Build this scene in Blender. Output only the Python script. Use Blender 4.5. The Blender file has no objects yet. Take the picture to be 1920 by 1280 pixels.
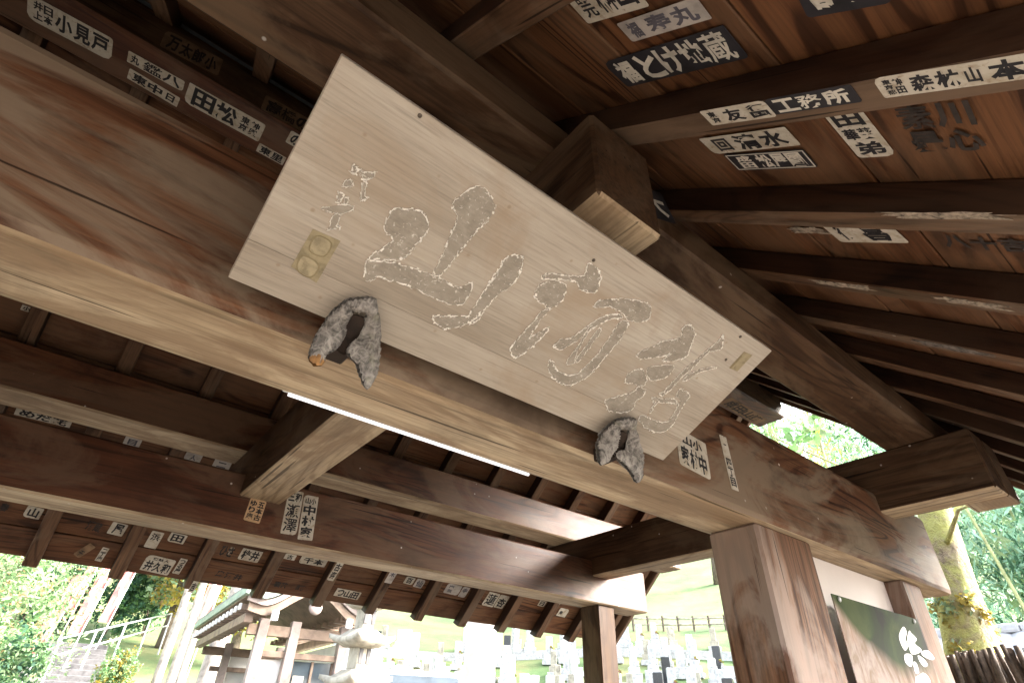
import bpy, bmesh, math, random
import numpy as np
from mathutils import Vector, Matrix

R = math.radians
H = 1.5            # eye height; structure heights below are given relative to it
scn = bpy.context.scene
COL = scn.collection

# ---------------------------------------------------------------- camera
cam_d = bpy.data.cameras.new("camera")
cam_d.sensor_fit = 'HORIZONTAL'
cam_d.sensor_width = 36.0
cam_d.lens = 1015.56 / 1920.0 * 36.0
cam_d.clip_start = 0.02
cam_d.clip_end = 2000
cam = bpy.data.objects.new("camera", cam_d)
COL.objects.link(cam)
_p, _r, _y = R(35.3226), R(1.6832), R(37.8949)
_f = Vector((math.sin(_y) * math.cos(_p), math.cos(_y) * math.cos(_p), math.sin(_p)))
_ri = Vector((math.cos(_y), -math.sin(_y), 0))
_u = _ri.cross(_f)
_r2 = math.cos(_r) * _ri + math.sin(_r) * _u
_u2 = -math.sin(_r) * _ri + math.cos(_r) * _u
_m = Matrix((_r2, _u2, -_f)).transposed().to_4x4()
_m.translation = (0, 0, H)
cam.matrix_world = _m
scn.camera = cam

# ---------------------------------------------------------------- world, sun, exposure
SUN_EL, SUN_AZ = 29.0, 121.0      # azimuth clockwise from +Y: sun stands in front of the gate, to its right
w = bpy.data.worlds.new("World")
scn.world = w
w.use_nodes = True
nt = w.node_tree
bg = nt.nodes["Background"]
sky = nt.nodes.new("ShaderNodeTexSky")
sky.sky_type = 'NISHITA'
sky.sun_disc = False
sky.sun_elevation = R(SUN_EL)
sky.sun_rotation = R(SUN_AZ)
sky.dust_density = 4.0
sky.air_density = 1.0
sky.ozone_density = 1.0
hsv = nt.nodes.new("ShaderNodeHueSaturation")
hsv.inputs["Saturation"].default_value = 0.45
nt.links.new(sky.outputs[0], hsv.inputs["Color"])
nt.links.new(hsv.outputs[0], bg.inputs["Color"])
bg.inputs["Strength"].default_value = 0.15
sd = bpy.data.lights.new("sun", 'SUN')
sd.energy = 2.0
sd.angle = R(14)
sd.color = (1.0, 0.965, 0.92)
sun = bpy.data.objects.new("sun", sd)
COL.objects.link(sun)
_d = Vector((math.sin(R(SUN_AZ)) * math.cos(R(SUN_EL)), math.cos(R(SUN_AZ)) * math.cos(R(SUN_EL)), math.sin(R(SUN_EL))))
sun.rotation_euler = (-_d).to_track_quat('-Z', 'Y').to_euler()
sun.location = (0, -4, 12)
scn.view_settings.view_transform = 'Standard'
scn.view_settings.look = 'None'
scn.view_settings.exposure = 3.65
scn.view_settings.gamma = 1.0
scn.view_settings.use_curve_mapping = False
scn.cycles.max_bounces = 10
scn.cycles.diffuse_bounces = 3

# ---------------------------------------------------------------- materials
def new_mat(name):
    m = bpy.data.materials.new(name)
    m.use_nodes = True
    return m, m.node_tree, m.node_tree.nodes["Principled BSDF"]

def N(t, kind, **kw):
    n = t.nodes.new(kind)
    for k, v in kw.items():
        setattr(n, k, v)
    return n

def ramp(t, fac, stops):
    n = t.nodes.new("ShaderNodeValToRGB")
    e = n.color_ramp.elements
    while len(e) < len(stops):
        e.new(0.5)
    for i, (p, c) in enumerate(stops):
        e[i].position = p
        e[i].color = (*c, 1) if len(c) == 3 else c
    t.links.new(fac, n.inputs[0])
    return n.outputs[0]

def g(v):
    return (v, v, v)

def mix(t, fac, a, b, mode='MIX'):
    n = t.nodes.new("ShaderNodeMix")
    n.data_type = 'RGBA'
    n.blend_type = mode
    for sock, v in ((n.inputs[0], fac), (n.inputs[6], a), (n.inputs[7], b)):
        if hasattr(v, "links"):
            t.links.new(v, sock)
        elif isinstance(v, (int, float)):
            sock.default_value = v
        else:
            sock.default_value = (*v, 1)
    return n.outputs[2]

def coords(t, rnd=True):
    tc = t.nodes.new("ShaderNodeTexCoord")
    if not rnd:
        return tc.outputs["Object"]
    oi = t.nodes.new("ShaderNodeObjectInfo")
    mu = N(t, "ShaderNodeMath", operation='MULTIPLY')
    mu.inputs[1].default_value = 41.7
    t.links.new(oi.outputs["Random"], mu.inputs[0])
    ad = N(t, "ShaderNodeVectorMath", operation='ADD')
    t.links.new(tc.outputs["Object"], ad.inputs[0])
    t.links.new(mu.outputs[0], ad.inputs[1])
    return ad.outputs[0]

def noise(t, vec, scale, detail=4, rough=0.55, dist=0.0, stretch=None):
    if stretch is not None:
        mp = t.nodes.new("ShaderNodeMapping")
        mp.inputs["Scale"].default_value = stretch
        t.links.new(vec, mp.inputs[0])
        vec = mp.outputs[0]
    n = t.nodes.new("ShaderNodeTexNoise")
    n.inputs["Scale"].default_value = scale
    n.inputs["Detail"].default_value = detail
    n.inputs["Roughness"].default_value = rough
    n.inputs["Distortion"].default_value = dist
    t.links.new(vec, n.inputs["Vector"])
    return n.outputs[0]

def stretch_for(axis, along, across):
    s = [across, across, across]
    s['XYZ'.index(axis)] = along
    return s

def bump(t, b, h, strength=0.2, dist=0.01):
    n = t.nodes.new("ShaderNodeBump")
    n.inputs["Strength"].default_value = strength
    n.inputs["Distance"].default_value = dist
    t.links.new(h, n.inputs["Height"])
    t.links.new(n.outputs[0], b.inputs["Normal"])

def wood(name, dark, mid, light, axis='X', weather=(0.3, 0.24, 0.17), wamt=0.6, grain=1.0, rough=0.62, specks=0.0, wlo=0.47, spec=0.2):
    m, t, b = new_mat(name)
    v = coords(t)
    # flat-sawn figure: contour lines of a slow noise stretched along the grain, fading in and out
    fig = noise(t, v, 1.0, 2, 0.45, 0.7, stretch_for(axis, 0.42, 2.6))
    mu = N(t, "ShaderNodeMath", operation='MULTIPLY'); mu.inputs[1].default_value = 115.0
    t.links.new(fig, mu.inputs[0])
    sn_ = N(t, "ShaderNodeMath", operation='SINE')
    t.links.new(mu.outputs[0], sn_.inputs[0])
    ringv = ramp(t, sn_.outputs[0], [(0.0, g(0.62)), (0.55, g(0.5)), (0.9, g(0.05))])
    fmask = ramp(t, noise(t, v, 1.1, 3, 0.5, 0.0, stretch_for(axis, 0.7, 1.4)), [(0.44, g(0.06 * grain)), (0.62, g(0.5 * grain))])
    broad = noise(t, v, 1.0, 5, 0.6, 0.6, stretch_for(axis, 0.9, 5.0))
    fib = noise(t, v, 1.0, 4, 0.65, 0.2, stretch_for(axis, 3.5, 120.0))
    f1 = mix(t, fmask, broad, ringv)
    base = ramp(t, f1, [(0.25, dark), (0.5, mid), (0.78, light)])
    fr = ramp(t, fib, [(0.28, g(0.55)), (0.52, g(1.0)), (0.75, g(1.18))])
    base = mix(t, 0.8, base, fr, 'MULTIPLY')
    midg = noise(t, v, 1.0, 4, 0.6, 0.4, stretch_for(axis, 1.1, 42.0))
    base = mix(t, 0.75, base, ramp(t, midg, [(0.34, g(0.5)), (0.47, g(1.0)), (0.7, g(1.15))]), 'MULTIPLY')
    wn = noise(t, v, 1.0, 7, 0.62, 1.0, stretch_for(axis, 1.3, 3.6))
    wm = ramp(t, wn, [(wlo, g(0.0)), (wlo + 0.1, g(wamt))])
    base = mix(t, wm, base, weather)
    dn = noise(t, v, 2.3, 6, 0.7, 0.5, stretch_for(axis, 0.8, 1.6))
    dm = ramp(t, dn, [(0.52, g(0.0)), (0.72, g(0.55))])
    base = mix(t, dm, base, tuple(c * 0.35 for c in dark))
    # long drying checks
    cn = noise(t, v, 1.0, 2, 0.4, 0.0, stretch_for(axis, 1.3, 55.0))
    cm = ramp(t, cn, [(0.69, g(0.0)), (0.72, g(0.85))])
    base = mix(t, cm, base, tuple(c * 0.25 for c in dark))
    # knots
    mk = t.nodes.new("ShaderNodeMapping")
    mk.inputs["Scale"].default_value = stretch_for(axis, 0.9, 1.7)
    t.links.new(v, mk.inputs[0])
    kv = t.nodes.new("ShaderNodeTexVoronoi")
    kv.inputs["Scale"].default_value = 1.5
    t.links.new(mk.outputs[0], kv.inputs["Vector"])
    kd = mix(t, 0.12, kv.outputs["Distance"], fib)
    base = mix(t, ramp(t, kd, [(0.085, g(0.85)), (0.13, g(0.0))]), base, tuple(c * 0.3 for c in dark))
    if specks:
        vo = t.nodes.new("ShaderNodeTexVoronoi")
        vo.inputs["Scale"].default_value = 9.0
        t.links.new(v, vo.inputs["Vector"])
        sm = ramp(t, vo.outputs["Distance"], [(0.035, g(1.0)), (0.06, g(0.0))])
        sn = noise(t, v, 1.7, 2)
        sk = mix(t, 1.0, sm, ramp(t, sn, [(0.5, g(0.0)), (0.56, g(specks))]), 'MULTIPLY')
        base = mix(t, sk, base, (0.62, 0.58, 0.54))
    t.links.new(base, b.inputs["Base Color"])
    rr = ramp(t, broad, [(0.3, g(rough - 0.12)), (0.7, g(rough + 0.12))])
    t.links.new(rr, b.inputs["Roughness"])
    hh = mix(t, 0.5, fib, f1)
    hh = mix(t, cm, hh, (0, 0, 0))
    bump(t, b, hh, 0.22, 0.006)
    b.inputs["Specular IOR Level"].default_value = spec
    return m

M = {}
RED = ((0.03, 0.009, 0.004), (0.088, 0.03, 0.012), (0.155, 0.064, 0.028))
BRN = ((0.025, 0.012, 0.006), (0.062, 0.031, 0.015), (0.115, 0.066, 0.034))
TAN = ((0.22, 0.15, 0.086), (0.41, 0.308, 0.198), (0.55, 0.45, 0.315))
for ax in 'XYZ':
    M['red' + ax] = wood('stained_wood_' + ax.lower(), *RED, axis=ax, weather=(0.15, 0.09, 0.055), wamt=0.6, specks=0.9, spec=0.35, rough=0.52)
    M['brown' + ax] = wood('brown_wood_' + ax.lower(), *BRN, axis=ax, weather=(0.13, 0.088, 0.055), wamt=0.5, specks=0.7)
    M['tan' + ax] = wood('underlit_pale_wood_' + ax.lower(), *TAN, axis=ax, weather=(0.2, 0.125, 0.07), wamt=0.65, grain=0.7, specks=0.6, wlo=0.47)  # pale copy for beam undersides: light bounced off the ground, put into the colour
M['lintel'] = wood('weathered_lintel_wood', (0.045, 0.017, 0.008), (0.12, 0.05, 0.023), (0.2, 0.1, 0.05), axis='X', weather=(0.21, 0.155, 0.108), wamt=0.85, grain=1.3, wlo=0.44, specks=0.9)
M['purlin'] = wood('purlin_wood', (0.026, 0.012, 0.005), (0.066, 0.033, 0.016), (0.12, 0.07, 0.038), axis='X', weather=(0.14, 0.092, 0.056), wamt=0.6, specks=0.6)
M['board'] = wood('roof_board_wood', (0.045, 0.017, 0.007), (0.118, 0.048, 0.02), (0.185, 0.086, 0.038), axis='X', weather=(0.16, 0.09, 0.05), wamt=0.5, grain=1.4)
M['rafter_side'] = wood('rafter_shaded_wood', (0.012, 0.0045, 0.002), (0.028, 0.0105, 0.0045), (0.05, 0.021, 0.0095), axis='Y', weather=(0.05, 0.027, 0.015), wamt=0.5)  # rafter sides: shade put into the colour as a darker copy
M['rafter'] = wood('rafter_worn_lit_wood', (0.045, 0.021, 0.01), (0.115, 0.06, 0.032), (0.19, 0.112, 0.066), axis='Y', weather=(0.15, 0.105, 0.072), wamt=0.6, specks=0.5)  # worn undersides, paled further as if lit from below; bargeboards share it
M['weathered'] = wood('weathered_post_wood', (0.06, 0.024, 0.012), (0.155, 0.075, 0.042), (0.25, 0.15, 0.1), axis='Z', weather=(0.3, 0.235, 0.2), wamt=0.6, specks=0.6)

def simple(name, col, rough=0.7, var=0.15, scale=6.0, metallic=0.0, bump_s=0.0, spec=0.4, rnd=True):
    m, t, b = new_mat(name)
    v = coords(t, rnd)
    n = noise(t, v, scale, 6, 0.62, 0.3)
    a = tuple(c * (1 - var * 1.6) for c in col)
    d = tuple(min(1, c * (1 + var)) for c in col)
    t.links.new(ramp(t, n, [(0.3, a), (0.5, col), (0.72, d)]), b.inputs["Base Color"])
    b.inputs["Roughness"].default_value = rough
    b.inputs["Metallic"].default_value = metallic
    b.inputs["Specular IOR Level"].default_value = spec
    if bump_s:
        bump(t, b, n, bump_s, 0.02)
    return m

def aged_paper():
    m, t, b = new_mat('aged_white_paper')
    v = coords(t)
    n1 = noise(t, v, 18, 6, 0.65, 0.5)
    n2 = noise(t, v, 55, 4, 0.6, 0.8)
    base = ramp(t, n1, [(0.32, (0.36, 0.3, 0.22)), (0.5, (0.5, 0.455, 0.38)), (0.7, (0.57, 0.53, 0.46))])
    base = mix(t, ramp(t, n2, [(0.58, g(0)), (0.68, g(0.6))]), base, (0.24, 0.16, 0.1))
    t.links.new(base, b.inputs["Base Color"])
    b.inputs["Roughness"].default_value = 0.9
    b.inputs["Specular IOR Level"].default_value = 0.2
    return m
M['paper'] = aged_paper()
M['paper_brown'] = simple('browned_paper', (0.2, 0.125, 0.07), 0.85, 0.35, 14)
M['paper_grey'] = simple('faded_grey_paper', (0.42, 0.38, 0.35), 0.85, 0.25, 14)
M['paper_orange'] = simple('tanned_paper', (0.5, 0.33, 0.19), 0.85, 0.2, 14)
M['paper_black'] = simple('black_printed_paper', (0.018, 0.016, 0.02), 0.75, 0.5, 14)
M['ink'] = simple('black_ink', (0.012, 0.011, 0.014), 0.7, 0.3, 20)
M['ink_faded'] = simple('faded_ink', (0.03, 0.022, 0.018), 0.8, 0.6, 24)
M['ink_white'] = simple('white_print', (0.58, 0.54, 0.47), 0.8, 0.2, 20)
M['ink_blue'] = simple('blue_grey_ink', (0.09, 0.085, 0.105), 0.8, 0.4, 20)
M['torn'] = simple('torn_paper_remnant', (0.26, 0.21, 0.16), 0.9, 0.8, 60)
M['torn_dark'] = simple('torn_dark_remnant', (0.13, 0.11, 0.095), 0.9, 0.9, 50)

def plaque_mat():
    m, t, b = new_mat('plaque_wood')
    v = coords(t)
    broad = noise(t, v, 1.0, 5, 0.6, 0.5, (0.8, 5.0, 5.0))
    fib = noise(t, v, 1.0, 4, 0.7, 0.3, (7.0, 190.0, 60.0))
    base = ramp(t, broad, [(0.3, (0.27, 0.222, 0.17)), (0.5, (0.355, 0.303, 0.244)), (0.72, (0.44, 0.392, 0.33))])
    base = mix(t, 0.7, base, ramp(t, fib, [(0.28, g(0.62)), (0.5, g(1.0)), (0.72, g(1.16))]), 'MULTIPLY')
    st = noise(t, v, 3.2, 6, 0.65, 0.8)
    base = mix(t, ramp(t, st, [(0.5, g(0)), (0.68, g(0.6))]), base, (0.28, 0.2, 0.13))
    vo = t.nodes.new("ShaderNodeTexVoronoi")
    vo.inputs["Scale"].default_value = 17.0
    t.links.new(v, vo.inputs["Vector"])
    base = mix(t, ramp(t, vo.outputs["Distance"], [(0.04, g(0.6)), (0.09, g(0))]), base, (0.24, 0.17, 0.11))
    t.links.new(base, b.inputs["Base Color"])
    b.inputs["Roughness"].default_value = 0.75
    bump(t, b, fib, 0.25, 0.003)
    return m
M['plaque'] = plaque_mat()
def stroke_mat():
    m, t, b = new_mat('worn_carved_paint')
    v = coords(t)
    chis = noise(t, v, 1.0, 4, 0.6, 0.6, (40.0, 150.0, 40.0))
    blot = noise(t, v, 30, 5, 0.65, 0.5)
    base = ramp(t, blot, [(0.3, (0.225, 0.193, 0.155)), (0.5, (0.275, 0.24, 0.195)), (0.7, (0.33, 0.29, 0.24))])
    base = mix(t, 0.6, base, ramp(t, chis, [(0.3, g(0.7)), (0.55, g(1.0)), (0.75, g(1.2))]), 'MULTIPLY')
    sp = noise(t, v, 120, 3, 0.6, 1.0)
    base = mix(t, ramp(t, sp, [(0.62, g(0)), (0.68, g(0.75))]), base, (0.7, 0.65, 0.58))
    t.links.new(base, b.inputs["Base Color"])
    b.inputs["Roughness"].default_value = 0.85
    bump(t, b, chis, 0.35, 0.003)
    return m
M['stroke'] = stroke_mat()
M['flake'] = simple('flaking_white_paint', (0.88, 0.83, 0.76), 0.7, 0.15, 150, bump_s=0.5)
M['seal'] = simple('olive_seal_stain', (0.27, 0.222, 0.135), 0.8, 0.25, 40)
M['seal_line'] = simple('dark_olive_line', (0.2, 0.158, 0.085), 0.8, 0.2, 40)
M['seal_field'] = simple('pale_olive_seal', (0.315, 0.262, 0.165), 0.8, 0.25, 40)
M['nail'] = simple('rusty_nail', (0.08, 0.06, 0.045), 0.6, 0.3, 80)

def hook_mat():
    m, t, b = new_mat('weathered_grey_carving')
    v = coords(t)
    n1 = noise(t, v, 42, 5, 0.6, 1.5)
    vo = t.nodes.new("ShaderNodeTexVoronoi")
    vo.feature = 'DISTANCE_TO_EDGE'
    vo.inputs["Scale"].default_value = 38.0
    t.links.new(v, vo.inputs["Vector"])
    base = ramp(t, n1, [(0.28, (0.035, 0.032, 0.03)), (0.44, (0.14, 0.126, 0.114)), (0.6, (0.27, 0.246, 0.222)), (0.78, (0.17, 0.155, 0.145))])
    base = mix(t, ramp(t, vo.outputs[0], [(0.02, g(0.35)), (0.06, g(0))]), base, (0.38, 0.35, 0.32))
    n2 = noise(t, v, 15, 3)
    base = mix(t, ramp(t, n2, [(0.6, g(0)), (0.72, g(0.5))]), base, (0.2, 0.2, 0.12))
    t.links.new(base, b.inputs["Base Color"])
    b.inputs["Roughness"].default_value = 0.7
    bump(t, b, n1, 0.5, 0.008)
    return m
M['hook'] = hook_mat()
M['cavity_shade'] = simple('shaded_cavity_dark', (0.022, 0.012, 0.007), 0.9, 0.3, 30)  # near-black, stands for the shade inside the bracket hollow
M['hook_tip'] = simple('exposed_orange_wood', (0.24, 0.12, 0.04), 0.7, 0.4, 60)

def emit(name, col, s):
    m, t, b = new_mat(name)
    b.inputs["Base Color"].default_value = (*col, 1)
    b.inputs["Emission Color"].default_value = (*col, 1)
    b.inputs["Emission Strength"].default_value = s
    return m
M['tube'] = emit('lit_fluorescent_tube', (0.95, 0.96, 1.0), 0.13)
M['enamel'] = simple('white_enamel', (0.75, 0.75, 0.74), 0.35, 0.05)

M['stone'] = simple('pale_granite', (0.43, 0.425, 0.42), 0.75, 0.28, 9, bump_s=0.1)
M['stone_old'] = simple('lichened_stone', (0.33, 0.3, 0.24), 0.9, 0.35, 5, bump_s=0.4)
M['stone_black'] = simple('polished_black_granite', (0.025, 0.026, 0.03), 0.15, 0.3, 30)
M['stone_step'] = simple('grey_step_stone', (0.085, 0.08, 0.08), 0.85, 0.3, 6, bump_s=0.3)
M['tile'] = simple('grey_roof_tile', (0.16, 0.165, 0.175), 0.5, 0.25, 8)
M['tile_pale'] = simple('pale_roof_tile', (0.34, 0.34, 0.36), 0.55, 0.2, 8)
M['copper'] = simple('green_copper', (0.24, 0.3, 0.24), 0.6, 0.25, 7)
M['hallwood'] = simple('hall_timber', (0.2, 0.14, 0.1), 0.7, 0.3, 5)
M['hallpale'] = simple('pale_hall_timber', (0.27, 0.215, 0.19), 0.7, 0.25, 5)
M['plaster'] = simple('white_plaster', (0.72, 0.7, 0.66), 0.85, 0.08, 4)
M['whitepaint'] = simple('white_painted_wood', (0.76, 0.74, 0.72), 0.6, 0.06, 8)
M['panelpink'] = simple('pinkish_white_board', (0.7, 0.63, 0.6), 0.6, 0.05, 3)
M['glassdark'] = simple('dark_window_glass', (0.05, 0.065, 0.075), 0.08, 0.3, 2, spec=0.7)
M['bluesheet'] = simple('pale_blue_sheet', (0.5, 0.57, 0.62), 0.6, 0.12, 3)
M['carpaint'] = simple('white_car_paint', (0.75, 0.75, 0.76), 0.2, 0.02, 2, spec=0.6)
M['rubber'] = simple('black_rubber', (0.02, 0.02, 0.02), 0.8, 0.2)
M['banner'] = simple('red_banner_cloth', (0.36, 0.12, 0.11), 0.8, 0.15, 4)
M['steel'] = simple('galvanised_rail', (0.5, 0.5, 0.5), 0.5, 0.1, 8)
M['barkpale'] = simple('pale_bark', (0.34, 0.29, 0.25), 0.9, 0.35, 5, bump_s=0.6)
M['bark'] = simple('brown_bark', (0.13, 0.1, 0.075), 0.9, 0.4, 6, bump_s=0.7)
M['twig'] = simple('brushwood', (0.12, 0.085, 0.06), 0.9, 0.5, 20)
M['bamboo'] = simple('bamboo_culm', (0.28, 0.3, 0.14), 0.5, 0.25, 4)

def moss_bark():
    m, t, b = new_mat('mossy_bark')
    v = coords(t)
    n = noise(t, v, 3.0, 7, 0.7, 0.6)
    n2 = noise(t, v, 14.0, 5, 0.7)
    base = ramp(t, n2, [(0.3, (0.13, 0.1, 0.065)), (0.55, (0.3, 0.24, 0.16)), (0.75, (0.45, 0.39, 0.29))])
    base = mix(t, ramp(t, n, [(0.38, g(0)), (0.52, g(0.9))]), base, (0.36, 0.36, 0.11))
    t.links.new(base, b.inputs["Base Color"])
    b.inputs["Roughness"].default_value = 0.95
    bump(t, b, n2, 0.9, 0.05)
    return m
M['mossbark'] = moss_bark()

def leafmat(name, col, trans=0.35):
    m, t, b = new_mat(name)
    v = coords(t)
    n = noise(t, v, 1.2, 4)
    c0 = ramp(t, n, [(0.3, tuple(c * 0.6 for c in col)), (0.55, col), (0.75, tuple(min(1, c * 1.5) for c in col))])
    t.links.new(c0, b.inputs["Base Color"])
    b.inputs["Roughness"].default_value = 0.55
    tr = t.nodes.new("ShaderNodeBsdfTranslucent")
    t.links.new(c0, tr.inputs["Color"])
    ms = t.nodes.new("ShaderNodeMixShader")
    ms.inputs[0].default_value = trans
    t.links.new(b.outputs[0], ms.inputs[1])
    t.links.new(tr.outputs[0], ms.inputs[2])
    t.links.new(ms.outputs[0], t.nodes["Material Output"].inputs[0])
    return m
M['leaf_green'] = leafmat('leaf_green', (0.13, 0.25, 0.09))
M['leaf_dark'] = leafmat('leaf_dark', (0.05, 0.13, 0.07))
M['leaf_pale'] = leafmat('leaf_pale', (0.24, 0.34, 0.17))
M['leaf_yellow'] = leafmat('leaf_yellow', (0.36, 0.28, 0.05))
M['leaf_orange'] = leafmat('leaf_orange', (0.46, 0.3, 0.16))
M['leaf_mint'] = leafmat('leaf_bamboo', (0.28, 0.46, 0.33))

def ground_mat():
    m, t, b = new_mat('ground_mix')
    tc = t.nodes.new("ShaderNodeTexCoord")
    v = tc.outputs["Object"]
    n = noise(t, v, 0.35, 6, 0.65)
    n2 = noise(t, v, 22.0, 5, 0.7)
    grav = ramp(t, n2, [(0.25, (0.077, 0.066, 0.053)), (0.5, (0.118, 0.103, 0.085)), (0.75, (0.158, 0.141, 0.119))])
    grass = ramp(t, n, [(0.35, (0.065, 0.12, 0.035)), (0.48, (0.1, 0.155, 0.05)), (0.6, (0.18, 0.18, 0.07)), (0.75, (0.085, 0.14, 0.045))])
    grass = mix(t, 0.6, grass, ramp(t, n2, [(0.3, g(0.6)), (0.7, g(1.25))]), 'MULTIPLY')
    sx = t.nodes.new("ShaderNodeSeparateXYZ")
    t.links.new(v, sx.inputs[0])
    f = ramp(t, sx.outputs[2], [(0.15, g(0)), (0.6, g(1))])
    t.links.new(mix(t, f, grav, grass), b.inputs["Base Color"])
    b.inputs["Roughness"].default_value = 0.95
    bump(t, b, n2, 0.5, 0.03)
    return m
M['ground'] = ground_mat()

# ---------------------------------------------------------------- object helpers
def tag(o, label=None, cat=None, group=None, kind=None):
    if label: o["label"] = label
    if cat: o["category"] = cat
    if group: o["group"] = group
    if kind: o["kind"] = kind
    return o

def empty(name, loc, label=None, cat=None, group=None, rotz=0.0):
    e = bpy.data.objects.new(name, None)
    e.location = loc
    e.rotation_euler = (0, 0, rotz)
    e.empty_display_size = 0.1
    COL.objects.link(e)
    return tag(e, label, cat, group)

def link(name, me, parent=None, loc=(0, 0, 0), rot=None, world=True):
    """link a mesh; loc is a world position, turned into the parent's space (parents are unrotated unless world=False)"""
    o = bpy.data.objects.new(name, me)
    COL.objects.link(o)
    loc = Vector(loc)
    if parent is not None:
        o.parent = parent
        if world:
            p = parent
            while p is not None:
                loc = loc - Vector(p.location)
                p = p.parent
    o.location = loc
    if rot is not None:
        if isinstance(rot, Matrix):
            o.rotation_euler = rot.to_euler()
        else:
            o.rotation_euler = rot
    return o

def mesh_from(name, verts, faces, mats, smooth=False, idx=None):
    me = bpy.data.meshes.new(name)
    me.from_pydata([tuple(v) for v in verts], [], [tuple(f) for f in faces])
    for m in (mats if isinstance(mats, (list, tuple)) else [mats]):
        me.materials.append(m)
    if idx is not None:
        me.polygons.foreach_set('material_index', idx)
    if smooth:
        me.polygons.foreach_set('use_smooth', [True] * len(me.polygons))
    me.update()
    return me

def box_mesh(name, sx, sy, sz, mats, bevel=0.008, pick=None, seg=1):
    bm = bmesh.new()
    bmesh.ops.create_cube(bm, size=1.0)
    for v in bm.verts:
        v.co = Vector((v.co.x * sx, v.co.y * sy, v.co.z * sz))
    if bevel:
        bmesh.ops.bevel(bm, geom=list(bm.edges), offset=bevel, segments=seg, affect='EDGES', profile=0.6)
    bm.normal_update()
    mats = mats if isinstance(mats, (list, tuple)) else [mats]
    if pick:
        for f in bm.faces:
            f.material_index = pick(f.normal)
    me = bpy.data.meshes.new(name)
    bm.to_mesh(me)
    bm.free()
    for m in mats:
        me.materials.append(m)
    return me

def box(name, x0, x1, y0, y1, z0, z1, mats, parent=None, bevel=0.008, pick=None, rel=True, seg=1):
    me = box_mesh(name, x1 - x0, y1 - y0, z1 - z0, mats, bevel, pick, seg)
    return link(name, me, parent, ((x0 + x1) / 2, (y0 + y1) / 2, (z0 + z1) / 2 + (H if rel else 0)))

def lathe_mesh(name, prof, n, mats, smooth=True, rotoff=0.0):
    vs, fs = [], []
    for r, z in prof:
        for i in range(n):
            a = 2 * math.pi * i / n + rotoff
            vs.append((r * math.cos(a), r * math.sin(a), z))
    for j in range(len(prof) - 1):
        for i in range(n):
            k = (i + 1) % n
            fs.append((j * n + i, j * n + k, (j + 1) * n + k, (j + 1) * n + i))
    fs.append(tuple(range(n))[::-1])
    fs.append(tuple((len(prof) - 1) * n + i for i in range(n)))
    return mesh_from(name, vs, fs, mats, smooth)

def tube_mesh(name, pts, radii, mats, n=8, wobble=0.0, seed=0):
    rnd = random.Random(seed)
    pts = [Vector(p) for p in pts]
    vs, fs = [], []
    for i, p in enumerate(pts):
        d = (pts[min(i + 1, len(pts) - 1)] - pts[max(i - 1, 0)]).normalized()
        a = d.orthogonal().normalized() if abs(d.z) < 0.95 else Vector((1, 0, 0))
        a = (a - d * a.dot(d)).normalized()
        b_ = d.cross(a)
        for k in range(n):
            an = 2 * math.pi * k / n
            r = radii[i] * (1 + wobble * (rnd.random() - 0.5))
            vs.append(p + (a * math.cos(an) + b_ * math.sin(an)) * r)
    for i in range(len(pts) - 1):
        for k in range(n):
            k2 = (k + 1) % n
            fs.append((i * n + k, i * n + k2, (i + 1) * n + k2, (i + 1) * n + k))
    fs.append(tuple(range(n))[::-1])
    fs.append(tuple((len(pts) - 1) * n + k for k in range(n)))
    return mesh_from(name, vs, fs, mats, True)

def poly_mesh(name, polys, mats, thick=0.0):
    """flat polygons in local XY, extruded upward by thick"""
    bm = bmesh.new()
    for pts in polys:
        vs = [bm.verts.new((p[0], p[1], 0)) for p in pts]
        try:
            f = bm.faces.new(vs)
        except ValueError:
            continue
        f.normal_update()
        if f.normal.z < 0:
            f.normal_flip()
        if thick:
            r = bmesh.ops.extrude_face_region(bm, geom=[f])
            for e in r['geom']:
                if isinstance(e, bmesh.types.BMVert):
                    e.co.z += thick
    bmesh.ops.triangulate(bm, faces=list(bm.faces))
    bmesh.ops.recalc_face_normals(bm, faces=list(bm.faces))
    me = bpy.data.meshes.new(name)
    bm.to_mesh(me)
    bm.free()
    for m in (mats if isinstance(mats, (list, tuple)) else [mats]):
        me.materials.append(m)
    return me

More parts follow.
